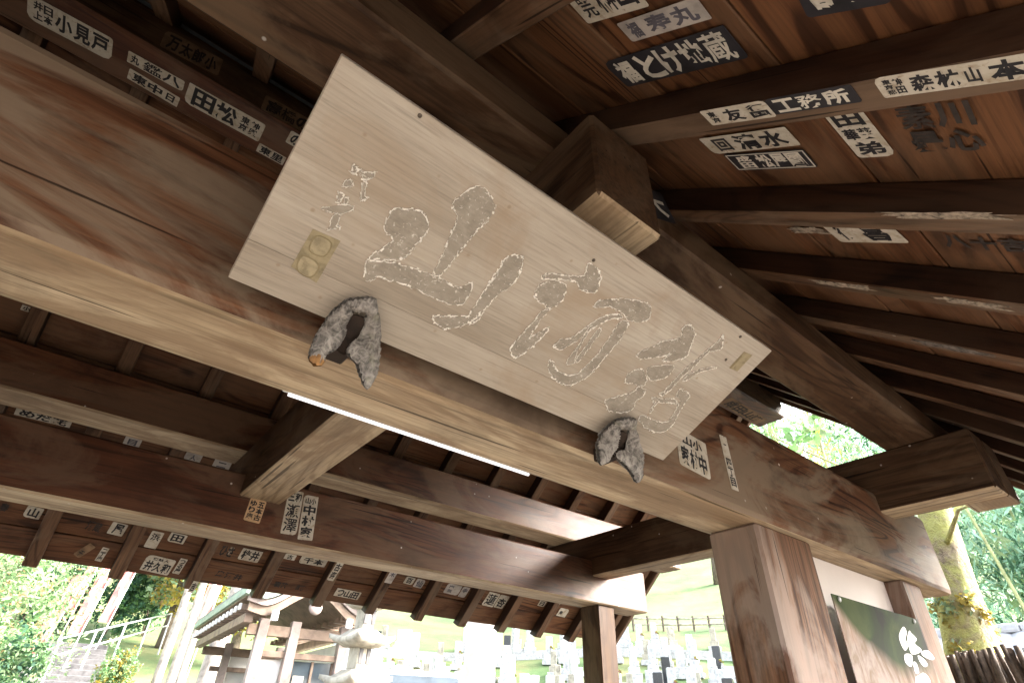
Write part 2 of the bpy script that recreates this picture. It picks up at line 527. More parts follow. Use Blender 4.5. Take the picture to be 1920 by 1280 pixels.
def frame_matrix(u, n):
    u = Vector(u).normalized()
    n = Vector(n).normalized()
    v = n.cross(u)
    return Matrix((u, v, n)).transposed()
STICKERS = [
    ('MF', (1.599, 1.0, 0.796), (0.997, 0.0, -0.072), 0.172, 0.141, 'w', [('家村中', 'h', 0.06, 0.42, 0.94, 0.96), ('山小', 'h', 0.15, 0.06, 0.85, 0.36)]),
    ('MF', (1.826, 1.0, 0.827), (1.0, 0.0, 0.026), 0.046, 0.213, 'w', [('一', 'v', 0.3, 0.12, 0.7, 0.2), ('四丁目', 'v', 0.12, 0.42, 0.88, 0.96)]),
    ('RGB', (4.339, 2.121, 2.375), (1.0, 0.031, -0.0), 0.611, 0.128, 'b', [('成田山講', 'h', 0.05, 0.1, 0.95, 0.9)]),
    ('RGB', (-0.809, 2.079, 2.375), (0.999, -0.038, 0.0), 0.299, 0.116, 'w', [('小見戸', 'h', 0.3, 0.1, 0.98, 0.9), ('井上', 'v', 0.05, 0.1, 0.16, 0.9), ('日本', 'v', 0.17, 0.1, 0.28, 0.9)]),
    ('RGB', (-0.486, 2.054, 2.375), (1.0, -0.024, 0.0), 0.226, 0.06, 'w', [('丸', 'h', 0.03, 0.1, 0.2, 0.9), ('鑑八', 'h', 0.26, 0.05, 0.97, 0.95)]),
    ('RGB', (-0.478, 2.149, 2.375), (0.999, 0.05, 0.0), 0.211, 0.061, 'w', [('東中', 'h', 0.05, 0.08, 0.68, 0.92), ('日', 'h', 0.75, 0.15, 0.93, 0.85)]),
    ('RGB', (-0.181, 2.068, 2.375), (1.0, -0.013, 0.0), 0.345, 0.119, 'w', [('田松', 'h', 0.05, 0.05, 0.66, 0.95), ('東京', 'v', 0.7, 0.1, 0.82, 0.9), ('神輿', 'v', 0.84, 0.1, 0.96, 0.9)]),
    ('RGB', (0.16, 1.995, 2.375), (1.0, 0.008, 0.0), 0.121, 0.083, 'w', [('の', 'h', 0.08, 0.08, 0.5, 0.92), ('め', 'h', 0.5, 0.08, 0.95, 0.92)]),
    ('RGB', (0.069, 2.157, 2.375), (1.0, 0.005, 0.0), 0.137, 0.06, 'w', [('東里', 'h', 0.05, 0.08, 0.95, 0.92)]),
    ('RGF', (-0.395, 1.945, 2.484), (0.993, 0.0, 0.115), 0.236, 0.125, 'b', [('万太郎小', 'h', 0.05, 0.12, 0.95, 0.95)]),
    ('RGF', (0.063, 1.945, 2.45), (0.999, 0.0, 0.052), 0.248, 0.113, 'b', [('高橋の', 'h', 0.05, 0.12, 0.95, 0.95)]),
    ('FS', (0.423, 0.281, 1.189), (0.137, -0.736, -0.663), 0.177, 0.097, 'w', [('講元', 'v', 0.08, 0.1, 0.3, 0.9), ('榊山', 'h', 0.36, 0.12, 0.95, 0.88)]),
    ('FS', (0.525, 0.225, 1.139), (0.081, -0.741, -0.667), 0.21, 0.055, 'g', [('福', 'h', 0.06, 0.1, 0.22, 0.9), ('寿丸', 'h', 0.3, 0.08, 0.94, 0.92)]),
    ('FS', (0.622, 0.275, 1.184), (0.04, -0.743, -0.668), 0.354, 0.091, 'k', [('福', 'h', 0.03, 0.08, 0.2, 0.92), ('とけ地蔵', 'h', 0.24, 0.05, 0.98, 0.95)]),
    ('FR', (0.73, 0.219, 1.023), (0.024, -0.743, -0.669), 0.157, 0.05, 'w', [('行国', 'v', 0.7, 0.08, 0.97, 0.92), ('友', 'h', 0.3, 0.1, 0.62, 0.9), ('東京', 'v', 0.06, 0.1, 0.2, 0.9)]),
    ('FR', (0.73, 0.099, 0.915), (0.015, -0.743, -0.669), 0.163, 0.046, 'k', [('工務所', 'h', 0.05, 0.08, 0.95, 0.92)]),
    ('FR', (0.734, -0.06, 0.772), (0.04, -0.743, -0.668), 0.192, 0.048, 'w', [('東京都', 'v', 0.03, 0.1, 0.1, 0.9), ('神田', 'v', 0.11, 0.1, 0.18, 0.9), ('森林', 'h', 0.22, 0.1, 0.58, 0.9), ('山', 'h', 0.6, 0.15, 0.7, 0.85), ('本', 'h', 0.74, 0.05, 0.97, 0.95)]),
    ('FS', (0.932, 0.28, 1.188), (-0.004, -0.743, -0.669), 0.255, 0.071, 'w', [('回', 'h', 0.1, 0.12, 0.3, 0.88), ('清水', 'h', 0.36, 0.05, 0.95, 0.95)]),
    ('FS', (1.019, 0.274, 1.183), (0.036, -0.743, -0.669), 0.228, 0.076, 'f', [('成田', 'v', 0.1, 0.1, 0.3, 0.9), ('松屋圖', 'h', 0.36, 0.1, 0.94, 0.9)]),
    ('FS', (0.95, 0.081, 1.009), (-0.001, -0.743, -0.669), 0.075, 0.169, 'w', [('田', 'v', 0.1, 0.03, 0.9, 0.34), ('華葵', 'h', 0.08, 0.38, 0.92, 0.62), ('弟', 'v', 0.1, 0.66, 0.9, 0.97)]),
    ('FS', (0.958, -0.025, 0.913), (0.08, -0.741, -0.667), 0.135, 0.16, 'n', [('素川', 'h', 0.05, 0.05, 0.95, 0.5), ('是心', 'h', 0.05, 0.55, 0.95, 0.98)]),
    ('FS', (0.596, -0.017, 0.921), (0.163, -0.733, -0.66), 0.124, 0.083, 'k', [('寄進', 'h', 0.1, 0.1, 0.9, 0.9)]),
    ('FS', (1.389, 0.224, 1.138), (-0.1, -0.74, -0.666), 0.195, 0.12, 'w', [('喜', 'h', 0.48, 0.08, 0.9, 0.92), ('行', 'h', 0.1, 0.1, 0.35, 0.9)]),
    ('FS', (1.42, 0.022, 0.956), (0.032, -0.743, -0.669), 0.189, 0.074, 'n', [('八十吉', 'h', 0.05, 0.05, 0.95, 0.95)]),
    ('FPF', (1.055, 0.64, 1.373), (0.909, 0.0, 0.417), 0.184, 0.123, 'k', [('大', 'v', 0.1, 0.1, 0.9, 0.9)]),
    ('RBF', (0.714, 3.08, 0.893), (0.999, 0.0, -0.044), 0.083, 0.118, 'o', [('五本古', 'v', 0.54, 0.06, 0.96, 0.94), ('ゆり庵', 'v', 0.06, 0.06, 0.48, 0.94)]),
    ('RBF', (0.905, 3.08, 0.926), (0.998, 0.0, 0.064), 0.084, 0.233, 'w', [('三和', 'h', 0.06, 0.03, 0.94, 0.24), ('瀬澤', 'v', 0.06, 0.3, 0.94, 0.97)]),
    ('RBF', (0.998, 3.08, 0.917), (0.996, 0.0, 0.085), 0.081, 0.239, 'w', [('山小', 'h', 0.1, 0.04, 0.9, 0.18), ('中村家', 'v', 0.06, 0.2, 0.94, 0.97)]),
    ('RS', (0.52, 4.319, 0.793), (0.997, 0.06, -0.054), 0.168, 0.117, 'w', [('世話人', 'h', 0.2, 0.06, 0.8, 0.24), ('井久和', 'h', 0.04, 0.3, 0.96, 0.96)]),
    ('RS', (0.643, 4.307, 0.804), (0.997, 0.057, -0.052), 0.043, 0.118, 'w', [('つる屋', 'v', 0.1, 0.05, 0.9, 0.95)]),
    ('RS', (-0.209, 4.162, 0.935), (0.998, 0.047, -0.042), 0.077, 0.073, 'w', [('山', 'h', 0.15, 0.08, 0.85, 0.92)]),
    ('RS', (-0.343, 4.161, 0.935), (0.998, 0.042, -0.038), 0.054, 0.064, 'n', [('春', 'h', 0.1, 0.1, 0.9, 0.9)]),
    ('RS', (0.097, 4.176, 0.922), (0.996, 0.069, -0.062), 0.089, 0.074, 'n', [('酒蔵', 'h', 0.05, 0.05, 0.95, 0.95)]),
    ('RS', (0.217, 4.169, 0.929), (0.997, 0.059, -0.053), 0.083, 0.085, 'w', [('尾', 'h', 0.2, 0.06, 0.9, 0.94)]),
    ('RS', (0.43, 4.19, 0.909), (0.999, 0.039, -0.035), 0.069, 0.122, 'w', [('浜', 'v', 0.12, 0.08, 0.88, 0.55)]),
    ('RS', (0.55, 4.16, 0.936), (0.998, 0.042, -0.038), 0.097, 0.066, 'w', [('田', 'h', 0.1, 0.08, 0.9, 0.92)]),
    ('RS', (0.107, 4.303, 0.807), (0.843, 0.399, -0.359), 0.043, 0.107, 'b', [('千', 'v', 0.2, 0.5, 0.8, 0.95)]),
    ('RS', (0.202, 4.31, 0.802), (0.994, 0.079, -0.071), 0.036, 0.1, 'w', [('二丁庵', 'v', 0.1, 0.06, 0.9, 0.94)]),
    ('RS', (0.871, 4.182, 0.916), (0.999, 0.027, -0.024), 0.098, 0.088, 'n', [('ひさ', 'h', 0.05, 0.05, 0.95, 0.95)]),
    ('RS', (1.025, 4.183, 0.916), (0.999, 0.028, -0.025), 0.136, 0.089, 'w', [('梓井', 'h', 0.05, 0.05, 0.95, 0.95)]),
    ('RS', (0.959, 4.316, 0.796), (0.998, 0.044, -0.039), 0.188, 0.055, 'n', [('鳥酒井', 'h', 0.02, 0.05, 0.98, 0.95)]),
    ('RS', (1.319, 4.324, 0.789), (1.0, 0.017, -0.015), 0.109, 0.053, 'n', [('福茶', 'h', 0.05, 0.05, 0.95, 0.95)]),
    ('RS', (1.467, 4.323, 0.79), (0.998, 0.047, -0.042), 0.095, 0.05, 'n', [('講', 'h', 0.1, 0.05, 0.9, 0.95)]),
    ('RS', (1.833, 4.316, 0.796), (0.999, 0.03, -0.027), 0.202, 0.069, 'w', [('つ山田', 'h', 0.05, 0.08, 0.95, 0.95)]),
    ('RS', (1.458, 4.152, 0.944), (1.0, 0.001, -0.001), 0.194, 0.063, 'w', [('千本', 'h', 0.1, 0.1, 0.9, 0.9)]),
    ('RS', (1.284, 4.15, 0.945), (1.0, 0.012, -0.011), 0.078, 0.044, 'w', [('古', 'h', 0.2, 0.1, 0.8, 0.9)]),
    ('RS', (2.266, 4.163, 0.933), (0.998, 0.045, -0.041), 0.081, 0.064, 'w', [('百', 'h', 0.15, 0.1, 0.85, 0.9)]),
    ('RS', (2.364, 4.171, 0.927), (0.997, 0.056, -0.05), 0.079, 0.078, 'g', [('仙', 'h', 0.1, 0.1, 0.9, 0.9)]),
    ('RS', (2.691, 4.17, 0.928), (0.999, 0.03, -0.027), 0.144, 0.094, 'g', [('南無', 'v', 0.15, 0.1, 0.5, 0.9)]),
    ('RS', (2.809, 4.175, 0.923), (0.998, 0.042, -0.038), 0.069, 0.101, 'g', [('寺', 'v', 0.15, 0.1, 0.85, 0.6)]),
    ('RS', (3.113, 4.193, 0.906), (0.998, 0.041, -0.037), 0.123, 0.139, 'w', [('蓮', 'v', 0.06, 0.06, 0.94, 0.94)]),
    ('RS', (3.234, 4.196, 0.904), (0.998, 0.041, -0.037), 0.101, 0.134, 'w', [('杏', 'v', 0.06, 0.2, 0.94, 0.94)]),
    ('RS', (3.68, 4.156, 0.94), (0.999, 0.038, -0.034), 0.083, 0.058, 'w', [('日', 'h', 0.15, 0.1, 0.85, 0.9)]),
    ('RS', (3.983, 4.198, 0.903), (0.999, 0.04, -0.036), 0.117, 0.089, 'w', [('寿', 'h', 0.1, 0.3, 0.5, 0.9)]),
    ('RR', (1.612, 4.089, 0.89), (0.998, 0.047, -0.042), 0.051, 0.162, 'w', [('古奈', 'v', 0.06, 0.06, 0.94, 0.94)]),
    ('RR', (2.05, 4.064, 0.912), (0.999, 0.031, -0.028), 0.061, 0.109, 'g', [('木', 'v', 0.1, 0.1, 0.9, 0.5)]),
    ('RR', (0.761, 4.307, 0.694), (0.998, 0.047, -0.042), 0.034, 0.088, 'w', [('吉', 'v', 0.1, 0.1, 0.9, 0.9)]),
    ('RS', (-0.354, 3.728, 1.325), (1.0, -0.007, 0.006), 0.252, 0.047, 'w', [('めだ花', 'h', 0.05, 0.1, 0.95, 0.95)]),
    ('RS', (0.083, 3.734, 1.32), (1.0, 0.008, -0.007), 0.084, 0.062, 'g', [('目', 'h', 0.2, 0.3, 0.8, 0.9)]),
    ('RS', (0.418, 3.733, 1.32), (1.0, 0.008, -0.007), 0.093, 0.062, 'g', [('人', 'h', 0.3, 0.3, 0.7, 0.9)]),
    ('RS', (0.589, 3.734, 1.319), (1.0, 0.001, -0.001), 0.101, 0.063, 'g', [('二', 'h', 0.2, 0.3, 0.8, 0.9)]),
    ('RS', (-0.597, 3.31, 1.701), (1.0, 0.007, -0.006), 0.08, 0.03, 'w', [('小林', 'h', 0.05, 0.1, 0.95, 0.9)]),
    ('FR', (1.137, 0.05, 0.871), (-0.015, -0.743, -0.669), 0.263, 0.032, 't', []),
    ('FR', (1.596, 0.37, 1.159), (0.006, -0.743, -0.669), 0.221, 0.048, 't', []),
    ('FR', (1.603, 0.115, 0.93), (0.026, -0.743, -0.669), 0.184, 0.044, 't', []),
    ('FR', (2.03, 0.251, 1.052), (-0.042, -0.743, -0.668), 0.256, 0.056, 'd', []),
    ('FS', (1.396, 0.349, 1.251), (-0.074, -0.741, -0.667), 0.151, 0.046, 't', []),
    ('RS', (0.889, 4.178, 0.92), (0.997, 0.055, -0.049), 0.029, 0.076, 't', []),
]
PLQ = {"strokes": [[[0.2887, 0.3402], [0.2914, 0.3628], [0.3016, 0.3898], [0.3208, 0.3982], [0.3481, 0.3906], [0.3644, 0.3755], [0.3652, 0.3505], [0.3593, 0.3211], [0.356, 0.293], [0.3536, 0.2573], [0.3512, 0.2209], [0.3468, 0.1987], [0.3331, 0.197], [0.3286, 0.2276], [0.3206, 0.2686], [0.3129, 0.3084], [0.3096, 0.3245]], [[0.2016, 0.228], [0.1941, 0.2587], [0.1988, 0.2788], [0.2195, 0.2878], [0.2437, 0.2973], [0.2651, 0.2871], [0.2743, 0.2637], [0.2714, 0.24], [0.2676, 0.2117], [0.257, 0.1887], [0.231, 0.175], [0.2066, 0.1626], [0.2119, 0.1797], [0.2235, 0.2121], [0.2199, 0.2245]], [[0.2029, 0.1542], [0.2129, 0.1599], [0.2495, 0.178], [0.2957, 0.1877], [0.3395, 0.1926], [0.3653, 0.193], [0.3955, 0.1934], [0.4151, 0.2165], [0.4265, 0.1938], [0.4264, 0.1643], [0.3964, 0.1503], [0.3527, 0.1474], [0.3025, 0.1463], [0.2707, 0.1406], [0.2397, 0.1351], [0.2291, 0.1176], [0.2167, 0.1222]], [[0.4484, 0.3037], [0.4625, 0.3189], [0.479, 0.3213], [0.4904, 0.299], [0.4974, 0.2773], [0.4951, 0.25], [0.4822, 0.2166], [0.4804, 0.1774], [0.48, 0.1461], [0.4687, 0.1303], [0.4749, 0.1643], [0.4669, 0.1337], [0.4424, 0.1033], [0.4164, 0.0943], [0.3901, 0.1022], [0.3952, 0.1157], [0.4503, 0.1404], [0.4534, 0.1659], [0.4519, 0.2034], [0.4489, 0.231], [0.4476, 0.2671], [0.4505, 0.2255], [0.4518, 0.2592], [0.4473, 0.2854]], [[0.5554, 0.2717], [0.5532, 0.2895], [0.5716, 0.311], [0.6059, 0.3186], [0.6214, 0.3], [0.6264, 0.2791], [0.6117, 0.2513], [0.5936, 0.2536], [0.5659, 0.2582]], [[0.6045, 0.2451], [0.6131, 0.2497], [0.6125, 0.2195], [0.6155, 0.1842], [0.6182, 0.1648], [0.6392, 0.2068], [0.6457, 0.2039], [0.6438, 0.1693], [0.6364, 0.1357], [0.6308, 0.1157], [0.6205, 0.102], [0.5953, 0.1194], [0.5947, 0.1528], [0.597, 0.187], [0.5999, 0.2251]], [[0.5476, 0.3015], [0.5486, 0.3151], [0.5841, 0.335], [0.6124, 0.3451], [0.6327, 0.3603], [0.6201, 0.3795], [0.6251, 0.388], [0.6544, 0.3838], [0.6711, 0.3701], [0.6844, 0.3383], [0.6451, 0.3266], [0.6241, 0.3363], [0.5983, 0.3277], [0.5695, 0.3136]], [[0.7047, 0.3132], [0.7154, 0.3311], [0.7555, 0.3568], [0.8075, 0.3766], [0.8348, 0.3788], [0.8549, 0.364], [0.8555, 0.3385], [0.8169, 0.3226], [0.7874, 0.3283], [0.7432, 0.3256], [0.7169, 0.3095]], [[0.7824, 0.3235], [0.7555, 0.3072], [0.7342, 0.2751], [0.7248, 0.2448], [0.7121, 0.2126], [0.6924, 0.194], [0.687, 0.1741], [0.7101, 0.1726], [0.7249, 0.1975], [0.7382, 0.2345], [0.7513, 0.2713], [0.7696, 0.302], [0.7936, 0.3167]], [[0.7972, 0.308], [0.8178, 0.3166], [0.8294, 0.2944], [0.8346, 0.2528], [0.8362, 0.2038], [0.8343, 0.1518], [0.8174, 0.1106], [0.8028, 0.0943], [0.7676, 0.0918], [0.729, 0.1058], [0.7039, 0.1342], [0.717, 0.1317], [0.7549, 0.1183], [0.7935, 0.1275], [0.8065, 0.1616], [0.8081, 0.2081], [0.8042, 0.2596]], [[0.7346, 0.2541], [0.7414, 0.2619], [0.7481, 0.2179], [0.7587, 0.1791], [0.7685, 0.1569], [0.7549, 0.1457], [0.7474, 0.1601], [0.7454, 0.1947]], [[0.7613, 0.2679], [0.7697, 0.2637], [0.7758, 0.2232], [0.7781, 0.1887], [0.7769, 0.1633], [0.7668, 0.1696], [0.7646, 0.2043], [0.7597, 0.2413]], [[0.9117, 0.2544], [0.9161, 0.2728], [0.9391, 0.3044], [0.9462, 0.32], [0.984, 0.3513], [0.9707, 0.3723], [0.9749, 0.3903], [1.0072, 0.3832], [1.0216, 0.3705], [1.0355, 0.3448], [1.0465, 0.3169], [1.0328, 0.2975], [0.9909, 0.2728], [0.9989, 0.3017], [0.9825, 0.2853], [0.9476, 0.2598], [0.9215, 0.249]], [[0.9701, 0.2375], [0.9897, 0.2554], [1.0348, 0.2773], [1.0464, 0.2572], [1.0454, 0.2394], [1.0136, 0.2134], [0.9903, 0.2174]], [[0.9385, 0.18], [0.9343, 0.2033], [0.9478, 0.2225], [0.9692, 0.2244], [0.9959, 0.2072], [1.0042, 0.1894], [0.9894, 0.1803], [0.9629, 0.1786], [0.9502, 0.1726]], [[0.9327, 0.1037], [0.9644, 0.1336], [0.9897, 0.1607], [0.9891, 0.1758], [1.0165, 0.1819], [1.0281, 0.1607], [1.0204, 0.1392], [1.0322, 0.1173], [1.0176, 0.0925], [0.9748, 0.0779], [0.9532, 0.0863]], [[1.0911, 0.4162], [1.1176, 0.3986], [1.1234, 0.3805], [1.0996, 0.3559], [1.098, 0.321], [1.0933, 0.2885], [1.0885, 0.2555], [1.0901, 0.2163], [1.0854, 0.187], [1.0688, 0.1884], [1.0765, 0.2099], [1.0751, 0.2492], [1.077, 0.2893], [1.0851, 0.3233], [1.0903, 0.3639], [1.0982, 0.3971]], [[1.1175, 0.229], [1.162, 0.2269], [1.1718, 0.1988], [1.1849, 0.1573], [1.1986, 0.1246], [1.1868, 0.0851], [1.1326, 0.0766], [1.0844, 0.0893], [1.075, 0.1087], [1.1093, 0.1097], [1.1479, 0.1122], [1.1734, 0.1282], [1.1638, 0.167], [1.1507, 0.1986], [1.1235, 0.2091]], [[1.058, 0.1699], [1.0884, 0.1793], [1.1333, 0.1952], [1.1478, 0.1856], [1.1153, 0.1732], [1.0876, 0.1606], [1.0963, 0.1275], [1.0863, 0.1323], [1.0773, 0.156]], [[1.1046, 0.283], [1.1275, 0.3137], [1.1619, 0.3348], [1.1513, 0.3208], [1.1232, 0.2897], [1.1101, 0.2547], [1.1004, 0.2612]], [[0.0953, 0.3066], [0.1031, 0.3083], [0.1065, 0.2962], [0.0991, 0.2964]], [[0.1078, 0.305], [0.1201, 0.3095], [0.1335, 0.318], [0.1362, 0.3101], [0.1316, 0.2991], [0.1214, 0.296]], [[0.0998, 0.2809], [0.1083, 0.2814], [0.1093, 0.2739], [0.0977, 0.2651]], [[0.1246, 0.2899], [0.1304, 0.2902], [0.1373, 0.2716], [0.1434, 0.2687], [0.1397, 0.2614], [0.1343, 0.2631]], [[0.0978, 0.2505], [0.1057, 0.2522], [0.1069, 0.2381], [0.1018, 0.2366]], [[0.1105, 0.2485], [0.1163, 0.2488], [0.1197, 0.2392], [0.1145, 0.2377]], [[0.0863, 0.209], [0.1062, 0.2277], [0.126, 0.2414], [0.1323, 0.2351], [0.1156, 0.2149], [0.0927, 0.2078]], [[0.111, 0.2122], [0.1192, 0.2137], [0.1225, 0.1952], [0.1286, 0.1919], [0.1172, 0.1817], [0.111, 0.1763]]], "seal": [[0.0886, 0.1648], [0.1421, 0.1682], [0.1429, 0.066], [0.0873, 0.0758]], "sq": [[[0.0994, 0.1573], [0.1311, 0.1566], [0.1304, 0.1239], [0.1004, 0.1228]], [[0.0943, 0.1086], [0.1313, 0.1043], [0.1287, 0.0714], [0.0988, 0.075]]], "bar": [[1.2036, 0.3506], [1.2015, 0.4109], [1.2363, 0.4151], [1.2389, 0.3542]], "bline": [[1.2037, 0.3528], [1.2029, 0.3986]], "nails": [[0.1511, 0.4445], [1.1485, 0.438], [1.1706, 0.3654], [0.6262, 0.3972]], "joint": [[-0.0139, 0.1031], [0.0662, 0.1099], [0.2467, 0.1029], [0.5024, 0.0803], [0.894, 0.0788]], "h1": [[[0.2607, 0.0644], [0.2425, 0.0342], [0.236, -0.0035], [0.2277, -0.0443], [0.224, -0.0791], [0.2293, -0.1008], [0.2431, -0.1078], [0.2563, -0.0972], [0.2539, -0.0718], [0.2678, -0.0615], [0.2791, -0.0373], [0.2807, -0.0103], [0.2759, 0.0126], [0.2765, 0.0339]], [[0.2561, 0.0551], [0.2722, 0.075], [0.2969, 0.0862], [0.3115, 0.0756], [0.3196, 0.059], [0.3128, 0.046], [0.2932, 0.0497], [0.2782, 0.0417], [0.2679, 0.0432]], [[0.3021, 0.0404], [0.3186, 0.0608], [0.339, 0.0383], [0.3552, 0.0052], [0.3627, -0.0475], [0.3619, -0.086], [0.3571, -0.1116], [0.3462, -0.1148], [0.3333, -0.0976], [0.3187, -0.0727], [0.3055, -0.0637], [0.294, -0.054], [0.2932, -0.0415], [0.3042, -0.0212], [0.3161, -0.0023], [0.3114, 0.0192]]], "h2": [[[1.041, 0.059], [1.0284, 0.0327], [1.0284, 0.0012], [1.0136, -0.0294], [1.0132, -0.0602], [1.0183, -0.0851], [1.0281, -0.0879], [1.0504, -0.0723], [1.0695, -0.0437], [1.0916, -0.0174], [1.0929, 0.0096], [1.0695, 0.0373]], [[1.0333, 0.0531], [1.0529, 0.0746], [1.0899, 0.0869], [1.0999, 0.0795], [1.1124, 0.0583], [1.1004, 0.0478], [1.0794, 0.0468], [1.0649, 0.0393]], [[1.1004, 0.0478], [1.1163, 0.06], [1.1565, 0.0308], [1.2014, -0.0008], [1.1924, -0.0441], [1.1845, -0.0817], [1.1732, -0.0981], [1.1591, -0.0999], [1.1453, -0.0824], [1.1254, -0.0685], [1.0997, -0.0583], [1.0851, -0.0469], [1.0925, -0.031], [1.1336, -0.0128], [1.1223, 0.0165]]], "g1": [[0.2748, 0.0445], [0.3003, 0.0511], [0.3145, 0.0208], [0.3201, -0.0027], [0.3086, -0.0236], [0.294, -0.0454], [0.2778, -0.04], [0.2773, -0.0119], [0.274, 0.0163]], "g2": [[1.0623, 0.0421], [1.0986, 0.0497], [1.1263, 0.0182], [1.1362, -0.014], [1.092, -0.0351], [1.0665, -0.0465], [1.0893, -0.0141], [1.0863, 0.0123]], "brush": [[[2.97, 0.3651], [3.048, 0.4025], [3.0676, 0.3836], [3.025, 0.3522], [3.0237, 0.3251], [2.9721, 0.3032], [2.9514, 0.3322]], [[3.1006, 0.3915], [3.1188, 0.3839], [3.1575, 0.3643], [3.1158, 0.3421], [3.1683, 0.3237], [3.1248, 0.3065], [3.0377, 0.2953], [3.0304, 0.3257], [3.0502, 0.359]], [[3.158, 0.3137], [3.2504, 0.3257], [3.292, 0.3011], [3.2513, 0.2889], [3.166, 0.2962]], [[2.9587, 0.2891], [3.033, 0.2905], [2.9917, 0.2486], [2.953, 0.246], [2.9323, 0.2615]], [[3.101, 0.2957], [3.1558, 0.2864], [3.1797, 0.2658], [3.1346, 0.2539], [3.0991, 0.269]], [[3.0184, 0.2633], [3.0537, 0.2615], [3.0428, 0.2264], [3.0035, 0.2239]], [[2.9856, 0.2061], [3.0336, 0.2173], [3.0964, 0.2297], [3.1403, 0.2107], [3.1178, 0.1839], [3.04, 0.1757], [2.9719, 0.1805]], [[3.0701, 0.1689], [3.1557, 0.1773], [3.1573, 0.1436], [3.067, 0.1195], [3.0251, 0.1381]]]}

# ================================================================ the setting: ground
def hill(x, y):
    r = math.hypot(x, y - 1)
    if r < 13: h = 0.0
    elif r < 24: h = (r - 13) * 0.2
    elif r < 45: h = 2.2 + (r - 24) * 0.33
    elif r < 90: h = 9.13 + (r - 45) * 0.45
    else: h = 29.4 + (r - 90) * 0.12
    az = math.degrees(math.atan2(x, y))
    k = min(1.0, max(0.0, (105 - abs(az - 35)) / 40.0))      # the hill lies behind and beside the gate; open ground in front
    return h * k + 0.25 * math.sin(x * 0.31) * math.cos(y * 0.27) * min(1, max(0, (r - 16) / 10))

def build_ground():
    vs, fs = [], []
    rs = [0, 1.5, 3, 5, 7, 9, 11, 12.5, 13.5] + [14.5 + i * 1.5 for i in range(24)] + [52, 56, 61, 67, 75, 90, 120, 200, 400, 900]
    na = 120
    for r in rs:
        for i in range(na):
            a = 2 * math.pi * i / na
            x, y = r * math.sin(a), 1 + r * math.cos(a)
            vs.append((x, y, hill(x, y)))
    for j in range(len(rs) - 1):
        for i in range(na):
            k = (i + 1) % na
            if j == 0:
                fs.append((0, na + k, na + i))
            else:
                fs.append((j * na + i, j * na + k, (j + 1) * na + k, (j + 1) * na + i))
    me = mesh_from('ground', vs, fs, M['ground'], True)
    tag(link('ground', me), kind='structure')
build_ground()

# ================================================================ the temple gate
GX, GY = 0.72, 2.08
gate = empty('temple_gate', (GX, GY, 0), 'weathered brown timber temple gate with a gabled roof and paper slips on its beams', 'gate')
def down(n):                     # 1 = underside, paler with ground light in its colour, 0 = stained sides
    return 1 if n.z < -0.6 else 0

X0, X1 = -3.3, 4.74
box('lintel_beam', 2 * GX - 3.9, 3.9, 1.0, 1.243, 0.639, 1.062, [M['lintel'], M['tanX']], gate, 0.026, down, seg=2)
for s in (0, 1):
    mx = (lambda a: a) if s == 0 else (lambda a: 2 * GX - a)
    def bx(name, xa, xb, *a, **k):
        xa, xb = sorted((mx(xa), mx(xb)))
        return box(name, xa, xb, *a, **k)
    bx('gate_post', 1.96, 2.36, 1.018, 1.225, -1.5, 0.641, M['weathered'], gate, 0.012)
    bx('wing_post', 3.29, 3.52, 1.035, 1.215, -1.5, 0.641, M['weathered'], gate, 0.01)
    bx('support_post', 3.31, 3.49, 3.10, 3.29, -1.5, 0.767, M['brownZ'], gate, 0.008)
    bx('cross_beam', 3.25, 3.43, 0.5, 3.62, 0.953, 1.257, [M['brownY'], M['tanY']], gate, 0.008, down)
    bx('beam_end_block', 3.432, 3.615, 0.497, 0.685, 0.955, 1.25, [M['brownX'], M['tanX']], gate, 0.006, down)
box('cross_beam', 0.615, 0.832, 0.497, 3.62, 0.951, 1.257, [M['brownY'], M['tanY']], gate, 0.008, down)
box('transom_beam', 2 * GX - 3.87, 3.87, 3.08, 3.30, 0.765, 1.07, [M['redX'], M['tanX']], gate, 0.01, down)

SL = 0.9
TH = math.atan(SL)
def purlin(y0, y1, outer):
    # top bevelled to the roof slope on the outer side
    z0, zt = 1.257, 1.503
    if outer == 'front':
        prof = [(y0, z0), (y1, z0), (y1, zt), (0.75, zt), (y0, 1.395)]
    else:
        prof = [(y0, z0), (y1, z0), (y1, 1.395), (3.40, zt), (y0, zt)]
    cy, cz, L = (y0 + y1) / 2, 1.38, X1 - X0 - 0.1
    vs = [(-L / 2, y - cy, z - cz) for y, z in prof] + [(L / 2, y - cy, z - cz) for y, z in prof]
    n = len(prof)
    fs = [tuple(range(n)), tuple(range(2 * n - 1, n - 1, -1))]
    for i in range(n):
        k = (i + 1) % n
        fs.append((i, i + n, k + n, k))
    bm = bmesh.new()
    bv = [bm.verts.new(v) for v in vs]
    for f in fs: bm.faces.new([bv[i] for i in f])
    bmesh.ops.recalc_face_normals(bm, faces=list(bm.faces))
    bmesh.ops.bevel(bm, geom=list(bm.edges), offset=0.01, segments=1, affect='EDGES')
    bm.normal_update()
    for f in bm.faces: f.material_index = 1 if f.normal.z < -0.6 else 0
    me = bpy.data.meshes.new('purlin')
    bm.to_mesh(me); bm.free()
    me.materials.append(M['purlin' if outer == 'front' else 'redX']); me.materials.append(M['purlin' if outer == 'front' else 'tanX'])
    return link('purlin', me, gate, ((X0 + X1) / 2, cy, cz + H))
purlin(0.64, 0.88, 'front')
purlin(3.275, 3.515, 'back')
box('ridge_beam', X0 + 0.03, X1, 1.945, 2.215, 2.375, 2.6, [M['brownX'], M['redX']], gate, 0.012, down)
